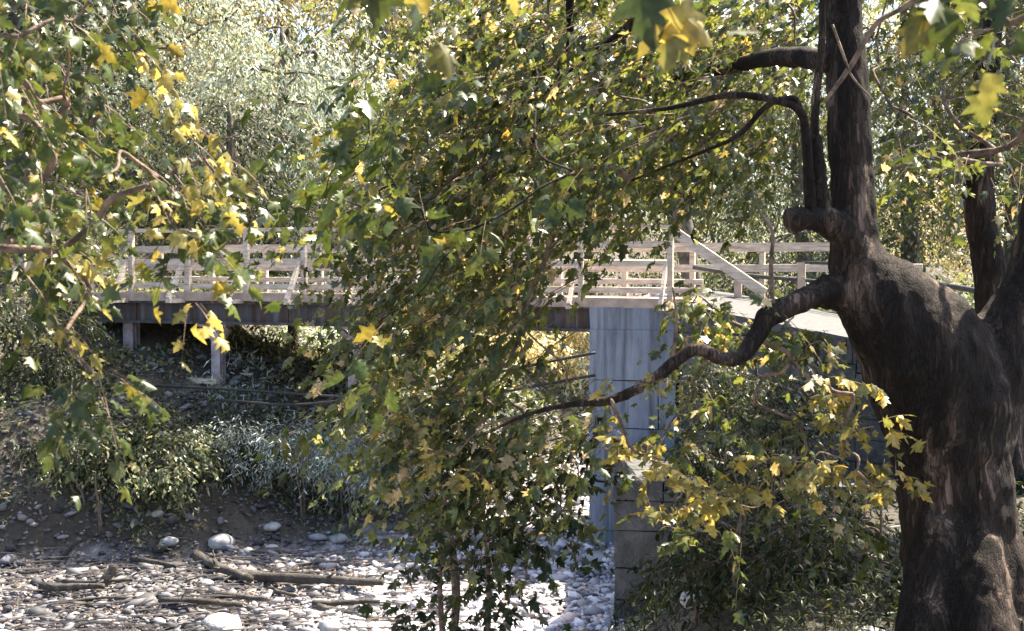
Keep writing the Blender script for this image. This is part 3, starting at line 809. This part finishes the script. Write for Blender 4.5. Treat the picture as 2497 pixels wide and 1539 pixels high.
# ------------------------------------------------------------ the big plane tree on the right
def fused(name, tubes, mat, parent, vox=.022, disp=.03, dscale=6, seed=0):
    """several tubes grown together into one continuous bark surface"""
    m = MB()
    for pts_, rs in tubes:
        c = bezier(pts_, 8); m.tube(c, rad_along(rs, len(c)), n=18, rough=.03)
    o = m.build(name, mat, parent)
    md = o.modifiers.new('r', 'REMESH'); md.mode = 'VOXEL'; md.voxel_size = vox
    sm = o.modifiers.new('s', 'SMOOTH'); sm.factor = .8; sm.iterations = 6
    dg = bpy.context.evaluated_depsgraph_get(); dg.update()
    me = bpy.data.meshes.new_from_object(o.evaluated_get(dg))
    o.modifiers.clear(); old = o.data; o.data = me; bpy.data.meshes.remove(old)
    n = len(me.vertices); co = np.zeros(n * 3, np.float32); me.vertices.foreach_get('co', co); co = co.reshape(-1, 3)
    no = np.zeros(n * 3, np.float32); me.vertices.foreach_get('normal', no); no = no.reshape(-1, 3)
    a = vnoise(co * (1, 1, .3), dscale, seed) * 1.0 + vnoise(co * (1, 1, .45), dscale * 3.5, seed + 4) * .45
    co += no * (a * disp)[:, None]
    me.vertices.foreach_set('co', co.ravel().astype(np.float32)); me.update()
    if not me.materials: me.materials.append(mat)
    me.polygons.foreach_set('use_smooth', np.ones(len(me.polygons), dtype=bool))
    return o

def pt(px, py, d=7.0): return P(px, py, d)
A = empty('plane_tree', P(2350, 1600, 7.0), 'massive dark forked plane tree with a sawn-off stub at the right edge', 'tree')
K = 7.0 / F
def rr(*px): return [p * K for p in px]
fused('trunk', [
    ([pt(2400, 1760), pt(2375, 1500), pt(2345, 1300), pt(2320, 1120), pt(2300, 980), pt(2255, 860), pt(2180, 760), pt(2110, 670), pt(2085, 590), pt(2082, 480), pt(2072, 330), pt(2062, 180), pt(2058, 0), pt(2080, -220), pt(2110, -420)],
     rr(205, 165, 140, 136, 158, 162, 128, 84, 60, 54, 52, 50, 47, 40, 34)),
    ([pt(2340, 1260, 7.05), pt(2360, 1050, 7.05), pt(2420, 890, 7.1), pt(2480, 765, 7.1), pt(2520, 660, 7.1), pt(2560, 470, 7.1), pt(2620, 140, 7.1)], rr(100, 110, 105, 75, 62, 56, 48)),
    ([pt(2270, 900), pt(2270, 800), pt(2290, 745, 6.95)], rr(110, 80, 42)),
    ([pt(2300, 1270, 6.8), pt(2268, 1450, 6.7), pt(2250, 1660, 6.6)], rr(60, 62, 80)),
    ([pt(2380, 1320, 6.75), pt(2390, 1480, 6.6), pt(2430, 1660, 6.5)], rr(60, 70, 90)),
    ([pt(2330, 1370, 6.78), pt(2325, 1360, 6.7)], rr(42, 26)),
    ([pt(2130, 720), pt(2115, 650, 6.98), pt(2085, 600, 6.95), pt(2040, 555, 6.9), pt(1990, 533, 6.86), pt(1925, 540, 6.82)], rr(64, 56, 42, 36, 33, 34)),
    ([pt(2150, 790), pt(2060, 715, 6.95), pt(1980, 722, 6.85), pt(1895, 762, 6.75)], rr(95, 44, 31, 27)),
], M['bark'], A, vox=.02, disp=.022, dscale=7)
fused('branch', [
    ([pt(1905, 757, 6.76), pt(1870, 775, 6.72), pt(1850, 810, 6.7), pt(1805, 870, 6.65), pt(1755, 873, 6.6), pt(1700, 850, 6.6), pt(1650, 880, 6.6), pt(1580, 935, 6.6), pt(1490, 975, 6.6), pt(1400, 985, 6.65), pt(1290, 1010, 6.8), pt(1180, 1060, 6.9)],
     rr(27, 27, 23, 19, 16, 15, 15, 13, 12, 9, 6, 4)),
], M['bark'], A, vox=.009, disp=.006, dscale=18)
def branch(root, pts_, rpx, n=8, d=None, mat=None):
    m = MB(); c = bezier(pts_, 6); m.tube(c, rad_along(rpx, len(c)), n=n, rough=.05); return m.build('branch', mat or M['bark_thin'], root, True)
branch(A, [pt(2012, 540, 6.88), pt(2000, 470, 6.87), pt(1993, 400, 6.86), pt(1985, 330, 6.85)], rr(24, 20, 19, 17), mat=M['bark'])
branch(A, [pt(1985, 340, 6.85), pt(1990, 230, 6.83), pt(2003, 120, 6.8), pt(2006, 10, 6.78), pt(2020, -160, 6.7)], rr(11, 10, 9, 8, 6), mat=M['bark'])
branch(A, [pt(1978, 525, 6.86), pt(1972, 430, 6.8), pt(1965, 330, 6.75), pt(1950, 270, 6.7), pt(1890, 245, 6.7), pt(1780, 232, 6.75), pt(1640, 262, 6.9), pt(1480, 280, 7.1)], rr(15, 13, 11, 10, 9, 8, 6, 4), mat=M['bark'])
branch(A, [pt(1952, 275, 6.7), pt(1935, 240, 6.7), pt(1870, 258, 6.7), pt(1800, 330, 6.8), pt(1690, 380, 7.0), pt(1540, 440, 7.3)], rr(8, 7, 7, 6, 4, 3), mat=M['bark'])
branch(A, [pt(2035, 150), pt(1950, 140, 7.2), pt(1880, 140, 7.5), pt(1800, 158, 7.9), pt(1660, 190, 8.6), pt(1480, 200, 9.3)], rr(30, 26, 24, 20, 14, 8), mat=M['bark'])
branch(A, [pt(2075, -40), pt(2010, -120, 7.3), pt(1860, -140, 7.8), pt(1640, -90, 8.2), pt(1540, 60, 8.3), pt(1410, 160, 8.4), pt(1340, 250, 8.4), pt(1280, 400, 8.5)], rr(36, 34, 30, 24, 16, 12, 9, 5), mat=M['bark'])
branch(A, [pt(2060, -200), pt(1700, -260, 8), pt(1410, -160, 8.3), pt(1390, 0, 8.3), pt(1378, 140, 8.4), pt(1250, 330, 8.6), pt(1110, 480, 8.8)], rr(30, 26, 20, 13, 9, 7, 4), mat=M['bark'])
branch(A, [pt(2010, 250, 6.5), pt(2075, 160, 6.45), pt(2135, 60, 6.4), pt(2200, 20, 6.4), pt(2290, -40, 6.3)], rr(4, 6, 6, 6, 7))
branch(A, [pt(2030, 60, 6.4), pt(2055, 130, 6.4), pt(2080, 190, 6.4), pt(2137, 252, 6.4)], rr(3, 3, 2.4, 1.5))
branch(A, [pt(1885, 740, 6.7), pt(1880, 650, 6.7), pt(1884, 570, 6.7), pt(1865, 530, 6.7), pt(1845, 515, 6.7)], rr(6, 5, 4, 3, 2))
branch(A, [pt(1640, 880, 6.6), pt(1650, 780, 6.6), pt(1640, 700, 6.6)], rr(5, 4, 2))

def at_list(lst): return [(P(x, y, d), r) for x, y, d, r in lst]
# crown: clumps of foliage along the photographed outline, at their own depths
poly_main = [(1090, -90), (1120, 90), (1040, 230), (970, 330), (1000, 420), (1040, 560), (1040, 720), (1010, 810), (1050, 880), (1060, 950), (1080, 1060), (1180, 1090), (1400, 1060), (1450, 980), (1360, 890), (1260, 810), (1290, 740), (1360, 690), (1380, 560), (1560, 450), (1760, 410), (1900, 330), (1960, 60), (1990, -90)]
cl_main = poly_clumps(poly_main, 86, 7.4, 10.4, (.32, .52))
poly_right = [(2120, -90), (2560, -90), (2560, 250), (2440, 420), (2180, 380), (2140, 200)]
cl_right = poly_clumps(poly_right, 12, 7.5, 10, (.3, .5))
poly_mid = [(1450, -60), (2000, -60), (1960, 260), (1880, 400), (1640, 420), (1430, 380)]
cl_mid = poly_clumps(poly_mid, 22, 9.5, 12.0, (.4, .6))
anchors = [pt(1640, -90, 8.2), pt(1540, 60, 8.3), pt(1390, 0, 8.3), pt(1378, 140, 8.4), pt(1480, 200, 9.3), pt(1640, 262, 6.9), pt(1540, 440, 7.3), pt(1250, 330, 8.6), pt(1660, 190, 8.6)]
for mb in grow_limbs(anchors, cl_main + cl_mid, r_tip=.006): mb.build('branch', M['bark_thin'], A, True)
for mb in grow_limbs([pt(2110, -300, 7), pt(2620, 140, 7.1)], cl_right, r_tip=.006): mb.build('branch', M['bark_thin'], A, True)
crown_parts(A, fill_clumps(cl_main, 12, 14, .096, L=(.5, 1.0), bias=(-1.0, -.1, -.38), droop=.32, flat=.9, spread=.22, outw=.4, dj=.2), 'maple', M['leaf_plane'], wr=(.4, .95))
cl_near = poly_clumps([(700, 230), (930, 150), (1000, 560), (880, 640), (760, 420)], 7, 5.6, 6.6, (.12, .2)) + at_list([(1180, 200, 6.2, .12), (1150, 560, 6.2, .12), (930, 780, 6.0, .12), (930, 930, 6.2, .08), (1400, 420, 6.4, .14)])
for mb in grow_limbs([pt(1250, 330, 8.6)], cl_near, r_tip=.002): mb.build('branch', M['bark'], A, True)
crown_parts(A, fill_clumps(cl_near, 4, 5, .115, L=(.15, .35), bias=(-.8, -.1, -.4), twig_r=.003, flat=.9), 'maple', M['leaf_left'])
crown_parts(A, fill_clumps(cl_mid + cl_right, 9, 11, .085, L=(.45, .85), bias=(-.5, 0, -.25), droop=.3, spread=.3, flat=.9), 'maple', M['leaf_plane'], wr=(.45, 1.0))
# sunlit yellowing sprays hanging from the low branch
low_y = at_list([(2010, 930, 6.5, .14), (2080, 960, 6.5, .13), (2060, 1040, 6.5, .14), (2130, 1040, 6.5, .1), (1530, 1080, 6.5, .12), (1600, 1130, 6.5, .12), (1660, 1180, 6.5, .12), (1730, 1200, 6.5, .12), (1800, 1210, 6.5, .08),
    (1980, 1130, 6.4, .13), (2090, 1150, 6.4, .12), (2150, 1190, 6.4, .13), (2190, 1170, 6.4, .08), (1850, 1120, 6.5, .07), (1640, 1240, 6.5, .08), (1530, 930, 6.6, .1), (1000, 950, 7.4, .16), (1110, 1110, 7.2, .16), (1000, 1010, 7.3, .1)])
low_g = at_list([(1930, 880, 6.7, .2), (1840, 960, 6.8, .22), (1780, 1050, 6.8, .22), (1950, 1030, 6.9, .2),  (1890, 790, 6.7, .1), (1500, 1010, 6.8, .18), (1700, 790, 7.2, .14), (1690, 740, 7.2, .1), (1960, 810, 6.9, .12), (1790, 770, 7.2, .14), (1740, 750, 7.2, .12), (1850, 830, 7.0, .14), (1700, 720, 7.2, .1), (1700, 950, 6.9, .16), (1620, 1060, 7.0, .2), (2040, 1230, 6.9, .2), (1900, 1190, 6.9, .2), (1750, 1280, 7.0, .2), (1600, 1280, 7.2, .2), (2120, 1290, 6.8, .14), (2000, 830, 6.7, .12)])
la = [pt(1850, 810, 6.7), pt(1700, 850, 6.6), pt(1580, 935, 6.6), pt(1490, 975, 6.6), pt(1290, 1010, 6.8), pt(1885, 760, 6.72)]
for mb in grow_limbs(la, low_y + low_g, r_tip=.0035, jit=.2): mb.build('branch', M['bark_thin'], A, True)
crown_parts(A, fill_clumps(low_y, 5, 5, .08, L=(.08, .18), bias=(.1, -.1, 0), twig_r=.0025), 'maple', M['leaf_yellow'])
crown_parts(A, fill_clumps(low_g, 6, 6, .075, L=(.15, .32), bias=(-.1, 0, -.2), twig_r=.0025), 'maple', M['leaf_plane'])

# ------------------------------------------------------------ generic trees
def wild_tree(name, label, cat, base, h, tr, clumps, per, K_, leaf, kind, leafmat, L=(.5, 1.0), bias=(0, 0, -.15), flat=.6, droop=.3, lean=(0, 0), bark='bark_far', group=None, r_tip=.012, twig_r=.006, squash=.7, stems=1, twigs=True):
    base = np.array(base, float)
    root = empty(name, base, label, cat, group)
    anc = []
    for s_ in range(stems):
        o_ = rng.normal(0, .15, 3) * (stems > 1); o_[2] = 0
        top = base + (lean[0], lean[1], h) + o_ * (3 if name == 'bush' else 1.4)
        pts_ = [base + o_ - (0, 0, .3), base + o_ + (top - base - o_) * .3 + rng.normal(0, .02 * h, 3) * (1, 1, 0), base + o_ + (top - base - o_) * .65 + rng.normal(0, .03 * h, 3) * (1, 1, 0), top]
        c = bezier(pts_, 6); m = MB(); m.tube(c, rad_along([tr * 1.5, tr, tr * .75, tr * .2], len(c)) / (1 if stems == 1 else 1.8), n=10, rough=.05)
        m.build('trunk' if stems == 1 else 'stem', M[bark], root, True)
        anc += [c[i] for i in range(len(c) // 3, len(c), 3)]
    for mb in grow_limbs(anc, clumps, r_tip=r_tip): mb.build('branch', M[bark], root, True)
    crown_parts(root, fill_clumps(clumps, per, K_, leaf, L=L, bias=bias, flat=flat, droop=droop, twig_r=twig_r, squash=squash), kind, leafmat, twigs=twigs, twig_mat=M[bark])
    return root

def dome(c, rx, ry, rz, n, r):
    out = []
    for _ in range(n):
        u = unit(rng.normal(0, 1, 3)); q = rng.uniform(.35, 1) ** .6
        out.append((np.array(c) + u * q * (rx, ry, rz), rng.uniform(*r)))
    return out
def gbase(x, y): return (x, y, float(hgt(x, y)))

# left foreground maple, trunk just outside the frame
polyC = [(-60, -80), (330, -80), (250, 60), (210, 190), (230, 320), (250, 430), (240, 480), (180, 500), (100, 560), (20, 620), (-60, 640)]
cl = poly_clumps(polyC, 31, 3.9, 6.0, (.16, .30)) + at_list([(210, 890, 4.2, .10), (250, 920, 4.2, .08), (450, 570, 4.2, .04), (500, 385, 4.2, .02), (140, 620, 4.5, .08), (400, 440, 4.4, .08), (340, 400, 4.3, .10)])
wild_tree('maple_tree', 'broad-leaved maple whose large leaves hang down along the left edge', 'tree', gbase(-4.9, 4.6), 6.5, .2, cl, 6, 6, .072, 'maple', M['leaf_left'], L=(.16, .32), flat=.95, bias=(.35, -.1, -.55), droop=.3, bark='bark_thin', r_tip=.005, twig_r=.003)
# yellow leaves in the sun on that maple
root = bpy.data.objects['maple_tree']
ylist = at_list([(330, 130, 4.0, .03), (400, 220, 4.0, .04), (450, 300, 4.0, .04), (470, 360, 4.0, .05), (460, 450, 4.1, .06), (390, 470, 4.1, .05), (550, 395, 4.0, .02), (180, 630, 4.3, .08), (150, 790, 4.3, .07), (480, 750, 4.0, .04)])
crown_parts(root, fill_clumps(ylist, 1, 4, .06, L=(.10, .2), bias=(.6, -.1, -.5), twig_r=.0025), 'maple', M['leaf_yellow'])

# large blurred leaves reaching in from overhead
D = wild_tree('maple_tree', 'overhead maple showing only a few big blurred leaves along the top edge, its unseen crown added as shade', 'tree', gbase(2.6, -1.2), 5.5, .16,
    at_list([(930, -90, 2.3, .03), (1620, -80, 2.5, .04), (2330, -60, 2.6, .06), (2460, 60, 2.6, .05)]), 2, 3, .09, 'maple', M['leaf_left'], L=(.08, .16), bark='bark_thin', r_tip=.004, twig_r=.002)
overhead_shade_crown = dome((1.0, -.5, 5.2), 6.5, 5.5, 1.9, 60, (.6, 1.0))  # unseen crown added overhead to keep skylight off the big trunk's front
for mb in grow_limbs([(2.6, -1.2, 3.6)], overhead_shade_crown, r_tip=.01): mb.build('branch', M['bark_thin'], D, True)
crown_parts(D, fill_clumps(overhead_shade_crown, 30, 8, .16, L=(.5, 1.0)), 'maple', M['leaf_dark'])
def hand_leaves(root, lst, mat):
    pos = np.array([P(x, y, d) for x, y, d, s, a in lst]); ang = np.array([R(l[4]) for l in lst])
    ax = np.stack([np.sin(ang), rng.normal(0, .25, len(lst)), -np.cos(ang)], 1)
    nr = np.stack([rng.normal(0, .3, len(lst)), -np.ones(len(lst)), rng.normal(.4, .3, len(lst))], 1)
    sz = np.array([l[3] for l in lst]) * np.array([l[2] for l in lst]) / F
    V, Fc = leaves_mesh(pos, ax, nr, sz, 'maple'); mesh_obj('crown', V, Fc, mat, root)
hand_leaves(D, [(930, -60, 2.3, 140, -10), (880, -40, 2.3, 90, -40), (1570, -60, 2.5, 180, 10), (1600, 60, 2.5, 100, -30), (2340, 40, 2.6, 130, -60), (2430, 90, 2.6, 110, 10)], M['leaf_left'])
hand_leaves(D, [(1660, 10, 2.5, 130, 25), (1680, 50, 2.5, 90, 60), (1650, 90, 2.5, 90, -30), (1640, 60, 2.5, 60, -60), (1020, -40, 2.4, 90, 20), (2420, 180, 2.6, 80, -10), (2390, 230, 2.7, 80, 15), (1245, -30, 2.6, 70, 0)], M['leaf_yellow'])

# sapling in the lower middle
polyB = [(1110, 1080), (1440, 1050), (1430, 1200), (1350, 1270), (1280, 1370), (1210, 1450), (1170, 1460), (1110, 1380), (1090, 1250)]
clB = poly_clumps(polyB, 20, 7.8, 9.2, (.22, .34)) + at_list([(1010, 1480, 8.2, .10), (1100, 1540, 8.6, .18), (1190, 1560, 8.6, .12)])
bx = P(1130, 1539, 8.6)
wild_tree('maple_sapling', 'dark-leaved maple sapling with reddish stems against the bright riverbed', 'sapling', gbase(bx[0], bx[1]), 3.0, .05, clB, 8, 6, .09, 'maple', M['leaf_dark'], L=(.22, .42), bias=(-.1, 0, -.35), bark='bark_thin', r_tip=.004, twig_r=.003, stems=4, droop=.25)

# second trunk at the right edge
F_ = P(2400, 900, 10.6)
r2 = empty('alder_tree', (F_[0], F_[1], float(hgt(F_[0], F_[1]))), 'slim straight tree standing behind the big forked plane tree at the right edge', 'tree')
q = 10.6 / F
fused('trunk', [([P(2440, 1150, 10.6), P(2425, 900, 10.6), P(2420, 700, 10.6), P(2395, 560, 10.6), P(2385, 430, 10.6), P(2395, 330, 10.6), P(2405, 200, 10.6), P(2420, 0, 10.6), P(2440, -200, 10.6), P(2450, -420, 10.6)], [i * q for i in (60, 52, 42, 38, 37, 34, 32, 28, 22, 15)])], M['bark'], r2, vox=.025, disp=.015, dscale=8)
for pts_, rs in (([P(2370, 350, 10.6), P(2290, 335, 10.5), P(2210, 325, 10.4), P(2150, 345, 10.4)], (12, 9, 7, 3)), ([P(2370, 430, 10.6), P(2310, 440, 10.5), P(2240, 400, 10.4), P(2120, 430, 10.4)], (10, 8, 6, 3)), ([P(2400, 340, 10.6), P(2450, 330, 10.5), P(2520, 340, 10.4)], (16, 14, 12))):
    branch(r2, pts_, [a * q for a in rs])
cF = poly_clumps([(2150, 100), (2540, 100), (2540, 420), (2440, 400), (2300, 330), (2150, 330)], 11, 10, 12.5, (.3, .5)) + dome(P(2450, -300, 11), 1.6, 1.5, 1.0, 10, (.4, .6))
for mb in grow_limbs([P(2405, 200, 10.6), P(2240, 400, 10.4), P(2440, -200, 10.6)], cF, r_tip=.006): mb.build('branch', M['bark_thin'], r2, True)
side_shade_crown = dome((5.8, 13.0, 4.7), 2.5, 2.2, 1.6, 30, (.5, .8)) + dome((4.9, 11.4, 4.5), 1.4, 1.2, .9, 12, (.4, .6))  # extra dense crown outside the frame, added to shade the lower right bank
for mb in grow_limbs([P(2440, -200, 10.6)], side_shade_crown, r_tip=.006): mb.build('branch', M['bark_thin'], r2, True)
crown_parts(r2, fill_clumps(side_shade_crown, 30, 9, .17, L=(.4, .8)), 'maple', M['leaf_plane'])
crown_parts(r2, fill_clumps(cF, 9, 8, .085, L=(.3, .6), bias=(-.1, 0, -.3)), 'maple', M['leaf_plane'])

# ------------------------------------------------------------ background trees and bushes
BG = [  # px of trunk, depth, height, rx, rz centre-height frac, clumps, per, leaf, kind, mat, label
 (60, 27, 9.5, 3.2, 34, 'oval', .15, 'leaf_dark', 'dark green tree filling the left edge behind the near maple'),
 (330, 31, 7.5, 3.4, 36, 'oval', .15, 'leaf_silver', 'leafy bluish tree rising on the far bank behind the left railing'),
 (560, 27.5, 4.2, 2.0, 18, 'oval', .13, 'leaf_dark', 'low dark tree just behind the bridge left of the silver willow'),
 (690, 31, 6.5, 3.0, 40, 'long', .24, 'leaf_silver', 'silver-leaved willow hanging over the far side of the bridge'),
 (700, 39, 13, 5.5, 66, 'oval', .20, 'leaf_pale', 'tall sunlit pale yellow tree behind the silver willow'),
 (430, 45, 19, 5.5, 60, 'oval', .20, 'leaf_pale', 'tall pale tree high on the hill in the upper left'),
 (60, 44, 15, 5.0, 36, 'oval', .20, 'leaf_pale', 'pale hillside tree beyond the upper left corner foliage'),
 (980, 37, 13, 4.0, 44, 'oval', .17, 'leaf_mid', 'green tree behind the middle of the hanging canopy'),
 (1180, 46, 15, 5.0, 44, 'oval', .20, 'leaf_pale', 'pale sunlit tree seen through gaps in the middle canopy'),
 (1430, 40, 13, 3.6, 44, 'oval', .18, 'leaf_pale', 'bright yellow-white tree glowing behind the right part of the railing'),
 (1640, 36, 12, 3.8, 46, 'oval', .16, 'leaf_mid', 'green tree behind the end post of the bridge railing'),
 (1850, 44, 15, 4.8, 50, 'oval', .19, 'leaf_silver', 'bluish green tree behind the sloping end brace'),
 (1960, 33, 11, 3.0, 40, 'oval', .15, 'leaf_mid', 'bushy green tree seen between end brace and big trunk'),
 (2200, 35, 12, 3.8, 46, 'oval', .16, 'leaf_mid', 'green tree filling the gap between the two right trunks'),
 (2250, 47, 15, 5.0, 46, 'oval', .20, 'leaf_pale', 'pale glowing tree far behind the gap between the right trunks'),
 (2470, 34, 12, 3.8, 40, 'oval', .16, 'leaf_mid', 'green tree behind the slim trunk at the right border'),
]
for px, d, h, rx, n, kind, leaf, mat, lab in BG:
    x = (px - 1248.5) / F * d
    b = gbase(x, d)
    cl = dome((b[0], b[1], b[2] + h * .58), rx, rx * .8, h * .44, int(n * 1.25), (.7, 1.15))
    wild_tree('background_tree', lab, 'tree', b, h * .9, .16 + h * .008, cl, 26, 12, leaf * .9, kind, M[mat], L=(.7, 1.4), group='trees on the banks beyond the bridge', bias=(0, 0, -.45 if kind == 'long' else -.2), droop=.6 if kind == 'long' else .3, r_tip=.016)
lt = gbase(4.9, 25.6)  # added tree, its crown above the frame placed to shade the far bank
wild_tree('leaning_shade_tree', 'leaning tree just behind the bridge, added so that its crown above the frame shades the far bank', 'tree', lt, 13, .2, dome((.9, 25.0, 9.3), 2.7, 2.0, 2.0, 34, (.6, 1.0)), 28, 10, .13, 'oval', M['leaf_mid'], L=(.6, 1.1), lean=(-3.6, -.6))
BUSH = [
 (200, 1120, .8, .5, 10, 'oval', .09, 'leaf_dark', 'dark low bush on the far bank near the left border'),
 (360, 1160, .7, .4, 10, 'oval', .09, 'leaf_mid', 'bluish green bush on the shaded bank above the small rocks'),
 (560, 1060, .8, .5, 10, 'oval', .09, 'leaf_dark', 'dark bush in the middle of the far bank'),
 (940, 1090, 0.7, .45, 12, 'long', .13, 'leaf_silver', 'small silvery clump at the top of the bright gravel slope'),
 (540, 1070, .8, .4, 12, 'oval', .11, 'leaf_dark', 'dark bush at the foot of the second trestle leg'),
 (320, 1060, .8, .4, 12, 'oval', .11, 'leaf_dark', 'dark bush at the foot of the first trestle leg'),
 (900, 900, 1.4, .9, 14, 'oval', .12, 'leaf_mid', 'green bush behind the third trestle leg'),
 (120, 880, 1.4, 1.0, 16, 'oval', .11, 'leaf_dark', 'dark bush under the bridge at the left edge'),
 (1330, 880, 1.5, 1.3, 20, 'oval', .15, 'leaf_pale', 'sunlit pale bush beneath the girder left of the pier'),
 (1180, 910, 1.5, 1.2, 16, 'oval', .15, 'leaf_pale', 'pale yellow bush upstream behind the middle canopy'),
]
for px, py, rx, rz, n, kind, leaf, mat, lab in BUSH:
    q, d = on_ground(px, py + 40); 
    if d > 34: q = P(px, py, 30); 
    b = gbase(q[0], q[1]); 
    wild_tree('bush', lab, 'bush', b, rz * 1.1, .03, dome((b[0], b[1], b[2] + rz * .7), rx, rx * .7, rz * .6, n, (.25, .4)), 24, 7, leaf, kind, M[mat], L=(.25, .5), group='bushes on the far bank', stems=3, r_tip=.006, twig_r=.003)
for px, py, d, r_, n, mat, kind, lf, lab in ((600, 1075, 19.6, .7, 14, 'leaf_silver', 'long', .10, 'silvery shrub standing between the second and third trestle legs'), (740, 1085, 19.6, .75, 16, 'leaf_silver', 'long', .10, 'bushy silvery shrub left of the third trestle leg'), (860, 1095, 19.9, .7, 16, 'leaf_silver', 'long', .10, 'pale silvery shrub in front of the third trestle leg'),
        (960, 1120, 20.3, .7, 12, 'leaf_silver', 'long', .12, 'pale shrub where the gravel slope meets the hanging canopy'), (430, 1110, 19.0, .6, 12, 'leaf_mid', 'oval', .09, 'mid green shrub on the far bank below the trestle beam'), (250, 1120, 18.7, .7, 14, 'leaf_mid', 'oval', .09, 'blue-green shrub low on the far bank at the left')):
    q = P(px, py, d); b = gbase(q[0], q[1])
    wild_tree('bush', lab, 'bush', b, max(.5, q[2] - b[2]), .03, dome((q[0], q[1], q[2]), r_, r_ * .7, r_ * .6, n, (.2, .35)), 20, 7, lf, kind, M[mat], L=(.25, .5), group='bushes on the far bank', stems=3, r_tip=.005, twig_r=.003)
# shrubs on the near bank at the lower right, in shade
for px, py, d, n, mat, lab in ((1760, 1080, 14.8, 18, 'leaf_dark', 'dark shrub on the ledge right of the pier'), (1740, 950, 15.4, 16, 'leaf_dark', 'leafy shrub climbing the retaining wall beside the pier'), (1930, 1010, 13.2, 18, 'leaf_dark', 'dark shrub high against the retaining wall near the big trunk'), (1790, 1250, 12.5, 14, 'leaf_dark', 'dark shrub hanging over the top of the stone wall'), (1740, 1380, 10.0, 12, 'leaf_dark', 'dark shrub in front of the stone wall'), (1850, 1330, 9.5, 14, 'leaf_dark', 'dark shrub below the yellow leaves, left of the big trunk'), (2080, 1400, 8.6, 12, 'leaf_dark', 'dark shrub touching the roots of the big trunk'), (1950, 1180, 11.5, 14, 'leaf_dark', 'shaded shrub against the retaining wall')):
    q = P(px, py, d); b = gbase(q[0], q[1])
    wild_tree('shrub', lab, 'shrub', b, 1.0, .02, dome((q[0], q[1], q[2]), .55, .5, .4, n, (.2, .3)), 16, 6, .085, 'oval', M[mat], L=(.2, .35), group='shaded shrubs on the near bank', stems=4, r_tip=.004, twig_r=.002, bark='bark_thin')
